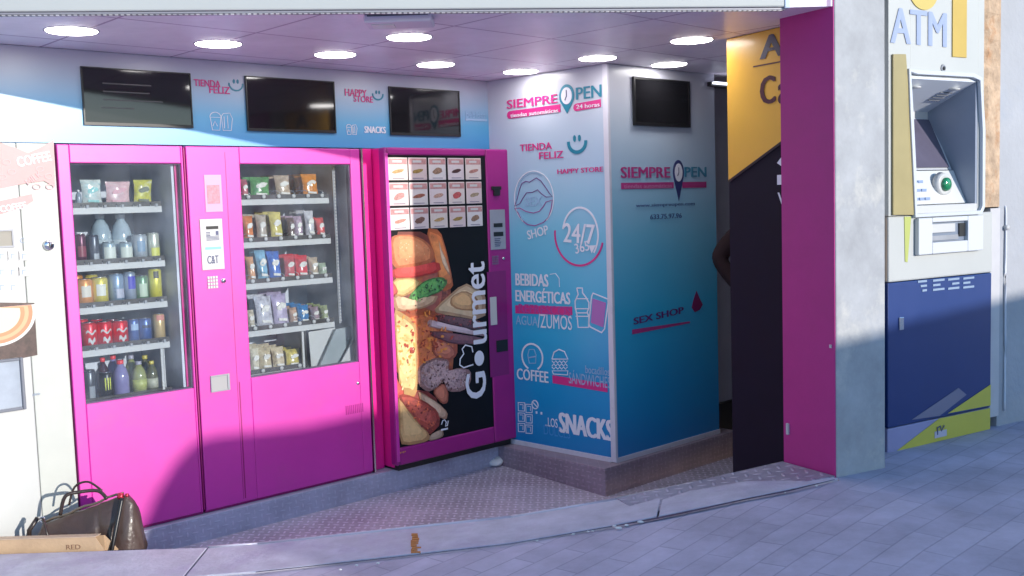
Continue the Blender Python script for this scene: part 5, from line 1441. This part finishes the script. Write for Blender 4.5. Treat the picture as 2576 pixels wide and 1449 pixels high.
# recess lining: ceiling, right wall, sloping screen, keypad shelf
M = MB(); y1 = .34; rc = mat('atm_recess_grey', (.26, .30, .38), .4, var=.06)
M.add([(R0+.001, .002, RZ1-.001), (R1-.001, .002, RZ1-.001), (R1-.001, y1, RZ1-.15), (R0+.001, y1, RZ1-.15), (R0+.001, .002, RZ1-.013), (R1-.001, .002, RZ1-.013), (R1-.001, y1, RZ1-.162), (R0+.001, y1, RZ1-.162)], [(0, 1, 2, 3), (7, 6, 5, 4), (0, 4, 5, 1), (1, 5, 6, 2), (2, 6, 7, 3), (3, 7, 4, 0)]); ce = M.build('recess_ceiling', mat('atm_ceiling_grey', (.62, .66, .72), .35), t)
M = MB()
for k in (.22, .80):
    u = R0+(R1-R0)*k; M.plate([(u-.05, 0), (u+.05, 0)], 0, 0) if False else None
    M.lathe([(.028, -.047), (.028, -.0405)], u, .06, RZ1, 18)
each(M, 'recess_lamp', WHITE2, ce)
M = MB()
for k in range(4): M.box(R0+.34+.0*k, R0+.43, .09+k*.022, .096+k*.022, RZ1-.0595-.0098*k, RZ1-.0555-.0098*k)
each(M, 'vent_line', DGREY, ce)
M = MB(); M.box(R1-.016, R1-.001, .002, y1, RZ0+.001, RZ1-.015); M.build('recess_wall', rc, t)
M = MB(); M.box(R0+.001, R0+.012, .002, y1, RZ0+.001, RZ1-.015); M.build('recess_wall', rc, t)
zs1, zs0 = on(PT, 2300, 297, .27)[1], on(PT, 2300, 428, .12)[1]
M = MB(); M.box(R0+.013, R1-.017, y1-.02, y1, zs1, RZ1-.155); M.build('recess_back', GREY, t)
M = MB(); M.box(R0+.013, on(PT, 2338, 290, y1-.07)[0], y1-.07, y1-.021, zs1-.002, zs1+.06); M.build('back_bar', WHITE2, t, bevel=.004)
def sheet(x0, x1, ya, za, yb, zb2, th, m_, name, par=t, x2=None):
    M = MB(); x2 = x1 if x2 is None else x2
    M.add([(x0, ya, za), (x1, ya, za), (x2, yb, zb2), (x0, yb, zb2), (x0, ya+th, za-th*.2), (x1, ya+th, za-th*.2), (x2, yb+th, zb2-th*.2), (x0, yb+th, zb2-th*.2)], [(0, 1, 2, 3), (7, 6, 5, 4), (0, 4, 5, 1), (1, 5, 6, 2), (2, 6, 7, 3), (3, 7, 4, 0)])
    return M.build(name, m_, par)
ub, ut = on(PT, 2394, 433, .12)[0], on(PT, 2340, 297, .27)[0]
sheet(R0+.013, ub, .12, zs0, .27, zs1, .02, mat('screen_frame', (.50, .52, .56), .35), 'screen_frame', x2=ut)
sheet(R0+.016, ub-.022, .1165, zs0+.012, .2645, zs1-.006, .003, mat('atm_screen', (.12, .11, .16), .15, var=.15), 'screen', x2=ut-.018)
zk0 = RZ0+.045
sheet(R0+.013, ub+.01, .045, zk0, .118, zs0-.004, .02, mat('keypad_shelf', (.58, .59, .60), .4), 'control_panel')
M = MB(); M.box(R0+.013, R1-.017, -.012, .12, RZ0+.002, zk0-.004); M.build('lower_lip', WHITE2, t, bevel=.004)
M = MB(); kb = mat('key_blue', (.22, .30, .48), .4)
for i in range(4):
    for j in range(3):
        yy = .055+j*.020; zz_ = zk0+(zs0-zk0)*((yy-.045)/.08)
        M.box(R0+.05+i*.042, R0+.084+i*.042, yy-.006, yy+.006, zz_-.001, zz_+.012)
each(M, 'key', kb, t)
u = on(PT, 2381, 466, .05)[0]; zc_ = (zk0+zs0)/2+.01
M = MB(); M.lathe([(.060, .03), (.052, .0), (.040, .004)][::1], u, .055, zc_, 26, axis='y'); M.build('card_reader_ring', WHITE2, t)
M = MB(); M.lathe([(.020, .010), (.032, .018), (.036, .04)], u+.006, .03, zc_, 22, axis='y'); M.build('card_reader', mat('reader_green', (.015, .22, .09), .12, var=.5, vs=60, coat=.8), t)
# dispenser
a = on(PT, 2304, 640); b = on(PT, 2462, 549)
q = T([(2306, 548), (2463, 543), (2461, 632), (2300, 642)])
w0, w1, w2, w3 = on(PT, 2335, 612)[0], on(PT, 2424, 612)[0], on(PT, 2335, 610)[1], on(PT, 2335, 560)[1]
M = MB(); ring(M, q[3][0], q[1][0], q[3][1], q[0][1]-.002, w0, w1, w2, w3, -.025, -.0004); M.build('dispenser_front', mat('dispenser_white', (.55, .57, .60), .4), t, bevel=.005)
M = MB(); M.box(w0+.001, w1-.001, -.006, -.0008, w2+.001, w3-.001); M.build('dispenser_slot', mat('slot_steel', (.22, .26, .34), .3, metal=.3), t)
M = MB(); M.box(w0+.005, w1-.09, -.018, -.0065, w2+.045, w2+.085); M.build('shutter_plate', WHITE2, t)
M = MB(); M.box(w1-.05, w1-.004, -.012, -.0062, w2+.02, w3-.01); M.build('shutter_latch', BLACK, t)
M = MB(); M.box(w0+.005, w1-.06, -.014, -.0062, w2+.008, w2+.03); M.build('note_tray', STEEL, t)
# gap edges left of the machine
M = MB(); M.box(-.02, -.002, .02, .06, zd, zm); M.build('orange_edge', mat('orange_edge', (.58, .30, .08), .5), t)
M = MB(); M.box(-.035, -.002, .03, .08, zb_-.01, zd-.004); M.build('dark_gap', BLACK, t)
# rough rusty edge of the wall opening
M = MB(); x0 = R1+.048; z = zm; n = 40; v = []; f = []
for i in range(n+1):
    zz_ = zm+.02+(2.67-zm-.02)*i/n
    wE = WT+.088-x0
    v += [(x0, .022+random.uniform(-.004, .006), zz_), (x0+.045+random.uniform(-.008, .008), .012+random.uniform(-.01, .006), zz_), (x0+wE, .024, zz_), (x0, .2, zz_), (x0+wE, .2, zz_)]
for i in range(n):
    b = i*5
    for p, q_ in ((0, 1), (1, 2), (2, 4), (4, 3), (3, 0)): f.append((b+p, b+q_, b+5+q_, b+5+p))
M.add(v, f); o = M.build('raw_wall_edge', mat('orange_plaster', (.52, .37, .25), .9, var=.35, vs=14, bump=.9, bs=40, stain=(.40, .20, .09), ss=9)); frame(o, PT); tag(o, 'raw orange plaster edge of the wall opening right of the cash machine', 'plaster edge')
M = MB(); M.box(WT+.004, WT+.085, .015, .2, on(PT, 2500, 1052)[1], on(PT, 2500, 524)[1]); o = M.build('cover_strip', mat('strip_paint', (.50, .49, .51), .5, var=.08), bevel=.004); frame(o, PT); tag(o, 'pale grey cover strip beside the lower half of the cash machine', 'panel')
# right-hand wall
t = thing('right_wall', PT, 'pale plastered wall at the right edge with a thin cable', 'wall', 2, .02, .2)
M = MB(); M.box(WT+.09, 7.5, .03, .5, .15, 2.676); M.build('plaster', mat('right_plaster', (.38, .39, .42), .8, var=.1, vs=3, bump=.35, bs=30, stain=(.33, .36, .42), ss=2), t)
u = on(PT, 2527, 600, .03)[0]
M = MB(); M.tube([(u+.0, .022, .36), (u+.003, .024, .7), (u-.002, .022, 1.0), (u+.001, .024, 1.35), (u, .03, 1.41)], .0055); M.build('cable', mat('pale_cable', (.62, .64, .70), .5), t)
M = MB(); M.lathe([(.014, 0), (.014, .02)], u, .01, 1.30, 10, axis='y'); M.build('cable_clip', WHITE2, t)
# wall closing the space between the advert wall, the column and the cash machine
M = MB(); M.slab([pt(PC, .256, .302), pt(PC, .530, .302), pt(PC, .530, .69), pt(PC, 3.5, .69), pt(PC, 3.5, .80), pt(PC, .256, .80)], -.13, ZC-.003)
o = M.build('enclosure_wall', bw); frame(o, None); tag(o, 'hidden wall joining the advert wall and the cash machine', 'wall')

# ================================================================== SMALL THINGS
# ---- slumped leather handbag on the floor behind the sill
leather = mat('brown_leather', (.070, .045, .038), .36, var=.25, vs=5, bump=.3, bs=40, coat=.15)
BX, BY, BZ_ = -1.90, 4.34, -.13
t = thing('handbag', None, 'slumped dark brown leather handbag with handles, in front of the drinks machine', 'handbag', BX, BY, BZ_)
t.rotation_euler = (0, 0, R(4))
def bag():
    from mathutils import noise
    M = MB(); nx, ring_ = 48, 56
    v = []; f = []
    prof = [(0, .19), (.03, .24), (.10, .285), (.30, .325), (.5, .350), (.64, .372), (.76, .395), (.86, .402), (.92, .37), (.965, .30), (1, .20)]
    def hg(a):
        for (a0, h0), (a1, h1) in zip(prof, prof[1:]):
            if a <= a1: return h0+(h1-h0)*(a-a0)/(a1-a0)
    for i in range(nx+1):
        a = i/nx; x = -.235+a*.46; hgt = hg(a)
        end = min(1, min(a, 1-a)*14)
        for k in range(ring_):
            th = 2*math.pi*k/ring_
            cz, cy = math.sin(th), math.cos(th)
            sz = .5+.5*math.copysign(abs(cz)**.5, cz)
            dp = (.115-.085*sz**1.4)*(.72+.28*end)
            yy = dp*math.copysign(abs(cy)**.35, cy)
            zz_ = hgt*sz
            p = Vector((x*9, yy*6, zz_*9))
            w1 = noise.noise(p)*.020; w2 = noise.noise(p*2.7+Vector((5, 1, 2)))*.010
            fold = -.016*math.exp(-((a-.60-.12*(1-sz))/.022)**2)-.014*math.exp(-((a-.84+.10*sz)/.02)**2)-.012*math.exp(-((sz-.32-.25*(1-a))/.05)**2)
            push = w1+w2+fold
            v.append((BX+x+.03*a*(sz-.5)+w2, BY+yy*(1+push*9), BZ_+zz_+(w1*.35 if sz > .02 else 0)))
    for i in range(nx):
        for k in range(ring_):
            f.append((i*ring_+k, i*ring_+(k+1) % ring_, (i+1)*ring_+(k+1) % ring_, (i+1)*ring_+k))
    f.append(tuple(range(ring_-1, -1, -1))); f.append(tuple(nx*ring_+k for k in range(ring_)))
    M.add(v, f, True); M.build('leather_body', leather, t)
bag()
M = MB(); M.tube([(BX-.18+.034*k, BY-.004, BZ_+.300+.0115*k+.004*math.sin(k*1.7)) for k in range(11)], .0055); M.build('zip', mat('zip_metal', (.25, .2, .15), .3, metal=.8), t)
dkl = mat('dark_leather_strap', (.03, .02, .018), .35, bump=.2)
M = MB(); M.tube([(BX-.10, BY-.05, BZ_+.34), (BX-.075, BY-.045, BZ_+.42), (BX-.02, BY-.02, BZ_+.43), (BX+.05, BY+.0, BZ_+.425), (BX+.09, BY-.01, BZ_+.39)], .008); M.build('handle', dkl, t)
M = MB(); M.tube([(BX-.09, BY+.03, BZ_+.36), (BX-.06, BY+.03, BZ_+.44), (BX+.0, BY+.03, BZ_+.46), (BX+.06, BY+.02, BZ_+.42)], .005); M.build('handle', dkl, t)
M = MB(); M.tube([(BX+.165, BY-.045, BZ_+.40), (BX+.150, BY-.085, BZ_+.30), (BX+.125, BY-.118, BZ_+.17), (BX+.09, BY-.098, BZ_+.06)], .009); M.build('strap', BLACK, t)
M = MB(); M.tube([(BX-.20, BY-.04, BZ_+.33), (BX-.235, BY-.05, BZ_+.28), (BX-.245, BY-.05, BZ_+.12)], .010); M.build('strap', dkl, t)
M = MB(); M.tube([(BX-.16, BY-.085, BZ_+.34), (BX-.135, BY-.108, BZ_+.27), (BX-.12, BY-.095, BZ_+.13)], .006); M.build('strap', dkl, t)
M = MB(); M.lathe([(.012, -.012), (.016, 0), (.012, .012)], BX+.155, BY-.03, BZ_+.405, 12, axis='x'); M.lathe([(.008, -.006), (.008, .006)], BX+.185, BY-.04, BZ_+.41, 10, axis='x'); M.build('red_charm', mat('red_metal', (.45, .03, .06), .25, metal=.4), t)
M = MB(); M.tube([(BX-.17+.012*math.cos(a), BY-.07, BZ_+.33+.012*math.sin(a)) for a in [k*.6 for k in range(11)]], .0025); M.build('buckle', CHROME, t)
# ---- cardboard box
card = mat('cardboard', (.50, .34, .21), .85, var=.12, vs=12, bump=.15, bs=80)
BXx, BYy = -2.04, 4.185
t = thing('cardboard_box', None, 'low open ended cardboard box lying behind the sill at the left', 'cardboard box', BXx, BYy, -.13)
zt = .150
M = MB(); M.box(-2.48, -1.79, 4.145, 4.149, -.13, zt); M.box(-2.48, -1.79, 4.232, 4.236, -.13, zt-.02); M.box(-2.48, -1.79, 4.149, 4.232, -.13, -.126); M.box(-2.48, -2.476, 4.149, 4.232, -.126, zt-.02)
M.build('box_walls', card, t)
M = MB(); M.add([(-2.48, 4.145, zt+.001), (-1.79, 4.145, zt+.001), (-1.80, 4.225, zt-.012), (-2.48, 4.225, zt-.012), (-2.48, 4.145, zt+.004), (-1.79, 4.145, zt+.004), (-1.80, 4.225, zt-.009), (-2.48, 4.225, zt-.009)], [(3, 2, 1, 0), (4, 5, 6, 7), (0, 1, 5, 4), (1, 2, 6, 5), (2, 3, 7, 6), (3, 0, 4, 7)]); M.build('top_flap', mat('cardboard_pale', (.56, .42, .30), .85, var=.1), t)
for (a, b, c) in (((-1.79, 4.145, zt), (-1.735, 4.150, .05), (-1.79, 4.145, .02)), ((-1.79, 4.236, zt-.02), (-1.74, 4.25, .06), (-1.79, 4.236, -.02))):
    M = MB(); M.add([a, b, c, (a[0], a[1]+.003, a[2]), (b[0], b[1]+.003, b[2]), (c[0], c[1]+.003, c[2])], [(0, 1, 2), (5, 4, 3), (0, 3, 4, 1), (1, 4, 5, 2), (2, 5, 3, 0)]); M.build('end_flap', card, t)
PX = ((-2.48, 4.145), (1.0, 0.0))
tx = MB(); text('RED', None, PX, (.565, .102), (.625, .122), None, -.001, metres=True, bold=0, mb=tx)
tx.v = [(v[0]-2.48, v[1]+4.145, v[2]) for v in tx.v]; tx.build('lettering', mat('box_ink', (.22, .12, .07), .7), t)
# ---- scraps of white litter along the paving joint
lit = mat('white_litter', (.74, .73, .72), .7)
spots = [(1351, 1359, .178), (1442, 1343, .189), (1479, 1336, .193), (1491, 1335, .195), (1546, 1323, .201), (1556, 1328, .201), (1576, 1321, .205), (1611, 1313, .211), (856, 1432, .129), (897, 1421, .133), (951, 1416, .138), (2054, 1221, .29), (1975, 1238, .28)]
labs = ['farthest left white crumb of litter right of the rusty mark, by the joint', 'white crumb of litter before the pair by the joint', 'left crumb of the close white pair by the joint', 'right crumb of the close white pair by the joint', 'upper white scrap of litter in the cluster below the pillar corner', 'lower long white scrap in the cluster below the pillar corner', 'rounded white scrap at the right of the cluster', 'largest white scrap of litter, alone right of the cluster', 'first white crumb on the joint from the bottom left', 'second white crumb on the joint from the bottom left', 'third white crumb on the joint, left of the rusty mark', 'white crumb close to the magenta column foot', 'white crumb on the joint left of the magenta column foot']
for k, (x, y, z) in enumerate(spots):
    gx, gy = atz(x, y, z+.008); M = MB(); r = .62*[.008, .009, .008, .007, .011, .013, .012, .014, .009, .009, .010, .008, .006][k]
    ls = 1.9 if k in (5, 7) else 1.2
    M.lathe([(r*.3, 0), (r, r*.35), (r*.8, r*.9), (r*.2, r*1.1)], 0, 0, 0, 7)
    M.v = [(v[0]*ls*random.uniform(.8, 1.2), v[1]*random.uniform(.8, 1.2), v[2]) for v in M.v]
    o = M.build('litter_scrap', lit); o.location = (gx, gy, z+.004)
    tag(o, labs[k], 'litter', 'white litter scraps along the paving joint')
gx, gy = atz(1246, 1170, -.13)
M = MB(); M.lathe([(.01, 0), (.045, .012), (.05, .03), (.03, .05), (.01, .055)], 0, 0, 0, 9)
M.v = [(v[0]*1.2*random.uniform(.6, 1.25), v[1]*random.uniform(.6, 1.25), v[2]*random.uniform(.6, 1.1)) for v in M.v]
o = M.build('crumpled_paper', lit); o.location = (gx, gy-.02, -.128); tag(o, 'crumpled white paper on the checker plate in the inner corner', 'paper')

# ---- person standing in the corridor, elbow showing past the advert wall
def person():
    t = thing('person', None, 'person in a dark maroon top, only the bent elbow showing past the advert wall', 'person', 1.56, 5.95, -.13)
    ox, oy, oz = 1.56, 5.95, -.13
    J = {'pel': (0, 0, .95, .14), 'waist': (0, 0, 1.10, .12), 'chest': (0, 0, 1.30, .145), 'neckb': (0, 0, 1.45, .075), 'neck': (0, 0, 1.52, .055), 'head': (0, -.02, 1.60, .085), 'headt': (0, -.01, 1.71, .085),
         'ls': (-.17, 0, 1.46, .068), 'le': (-.335, .02, 1.27, .058), 'lw': (-.21, -.06, 1.07, .036), 'rs': (.17, 0, 1.42, .065), 're': (.24, .02, 1.16, .048), 'rw': (.24, -.08, .94, .032),
         'lh': (-.10, 0, .90, .10), 'lk': (-.11, -.01, .50, .062), 'la': (-.12, .02, .09, .042), 'lf': (-.13, -.14, .04, .035), 'rh': (.10, 0, .90, .10), 'rk': (.11, -.01, .50, .062), 'ra': (.12, .02, .09, .042), 'rf': (.13, -.14, .04, .035)}
    E = [('pel', 'waist'), ('waist', 'chest'), ('chest', 'neckb'), ('neckb', 'neck'), ('neck', 'head'), ('head', 'headt'), ('chest', 'ls'), ('ls', 'le'), ('le', 'lw'), ('chest', 'rs'), ('rs', 're'), ('re', 'rw'), ('pel', 'lh'), ('lh', 'lk'), ('lk', 'la'), ('la', 'lf'), ('pel', 'rh'), ('rh', 'rk'), ('rk', 'ra'), ('ra', 'rf')]
    for s_, w in ((-1, 'lw'), (1, 'rw')):
        wx, wy, wz, _ = J[w]
        J[w+'p'] = (wx+(.05 if s_ < 0 else .0), wy-.02, wz-.05, .028); E.append((w, w+'p'))
        for k in range(4):
            a = (k-1.5)*.018
            J[w+'f%d' % k] = (wx+(.09 if s_ < 0 else .0)+(0 if s_ < 0 else a), wy-.03+(a if s_ < 0 else 0), wz-.085-.01*(k % 2), .0085); E.append((w+'p', w+'f%d' % k))
            J[w+'g%d' % k] = (wx+(.115 if s_ < 0 else .0)+(0 if s_ < 0 else a), wy-.02+(a if s_ < 0 else 0), wz-.115-.01*(k % 2), .007); E.append((w+'f%d' % k, w+'g%d' % k))
        J[w+'t'] = (wx+.01, wy-.055, wz-.07, .009); E.append((w, w+'t'))
    ks = list(J); me = bpy.data.meshes.new('body')
    me.from_pydata([(J[k][0], J[k][1], J[k][2]) for k in ks], [(ks.index(a), ks.index(b)) for a, b in E], [])
    o = bpy.data.objects.new('body', me); C.objects.link(o); o.parent = t
    md = o.modifiers.new('skin', 'SKIN'); md.use_smooth_shade = True
    for i, k in enumerate(ks): me.skin_vertices[0].data[i].radius = (J[k][3], J[k][3]); 
    me.skin_vertices[0].data[0].use_root = True
    s2 = o.modifiers.new('sub', 'SUBSURF'); s2.levels = 1; s2.render_levels = 2
    me.materials.append(mat('maroon_cloth', (.018, .004, .006), .9))
    M = MB(); M.lathe([(.02, -.02), (.09, .02), (.105, .09), (.09, .17), (.03, .205)], ox, oy+.015, oz+1.55, 16); M.build('hair', mat('dark_hair', (.02, .012, .01), .6), t)
person()

# ---- unseen van added behind the camera, outline shaped to cast the low wall shadow
SD = Vector((TR.x, TR.y)); QD = Vector((-TR.y*-1, -TR.x))   # QD: across the sun
QD = Vector((0.629, 0.7774))
def van():
    r_ = 7.6                                     # metres towards the sun from the camera
    base = Vector((0.7774, -0.629))*r_
    pl = ((base.x, base.y), (QD.x, QD.y))
    H = .155+.203*(r_+4.17)
    t = thing('shadow_van', pl, 'unseen white van added behind the camera to cast the low shadow', 'van', 5.2, 0, .25)
    zg = .25
    prof = [(1.55, zg+.35), (1.50, zg+.95), (1.75, zg+1.12), (2.30, zg+1.30), (2.50, H-.34), (2.60, H-.16), (2.70, H-.03), (2.80, H+.05), (2.90, H+.07), (3.4, H+.01), (4.2, H), (9.2, H+.0), (9.3, H-.1), (9.3, zg+.35)]
    M = MB(); M.plate(prof, -1.0, 1.0); M.build('body', mat('van_white', (.6, .6, .6), .3, coat=.5), t, bevel=.03)
    M = MB(); M.plate([(2.75, H-.75), (3.0, H-.25), (3.75, H-.25), (3.75, H-.75)], 1.002, 1.012); M.build('side_window', SCREEN, t)
    M = MB(); M.plate([(2.75, H-.75), (3.0, H-.25), (3.75, H-.25), (3.75, H-.75)], -1.012, -1.002); M.build('side_window', SCREEN, t)
    for uu in (2.3, 7.9):
        for yy in (-.92, .92):
            M = MB(); M.lathe([(.30, -.11), (.34, -.08), (.34, .08), (.30, .11)], uu, yy+(.09 if yy > 0 else -.09), zg+.34, 24, axis='y'); w = M.build('wheel', BLACK, t)
            M = MB(); M.lathe([(.19, -.125), (.20, .125)], uu, yy+(.09 if yy > 0 else -.09), zg+.34, 18, axis='y'); M.build('rim', CHROME, w)
    for yy in (-.7, .7):
        M = MB(); M.lathe([(.09, 0), (.10, .03)], 1.485, yy, zg+.75, 16, axis='x'); M.build('headlight', CHROME, t)
van()
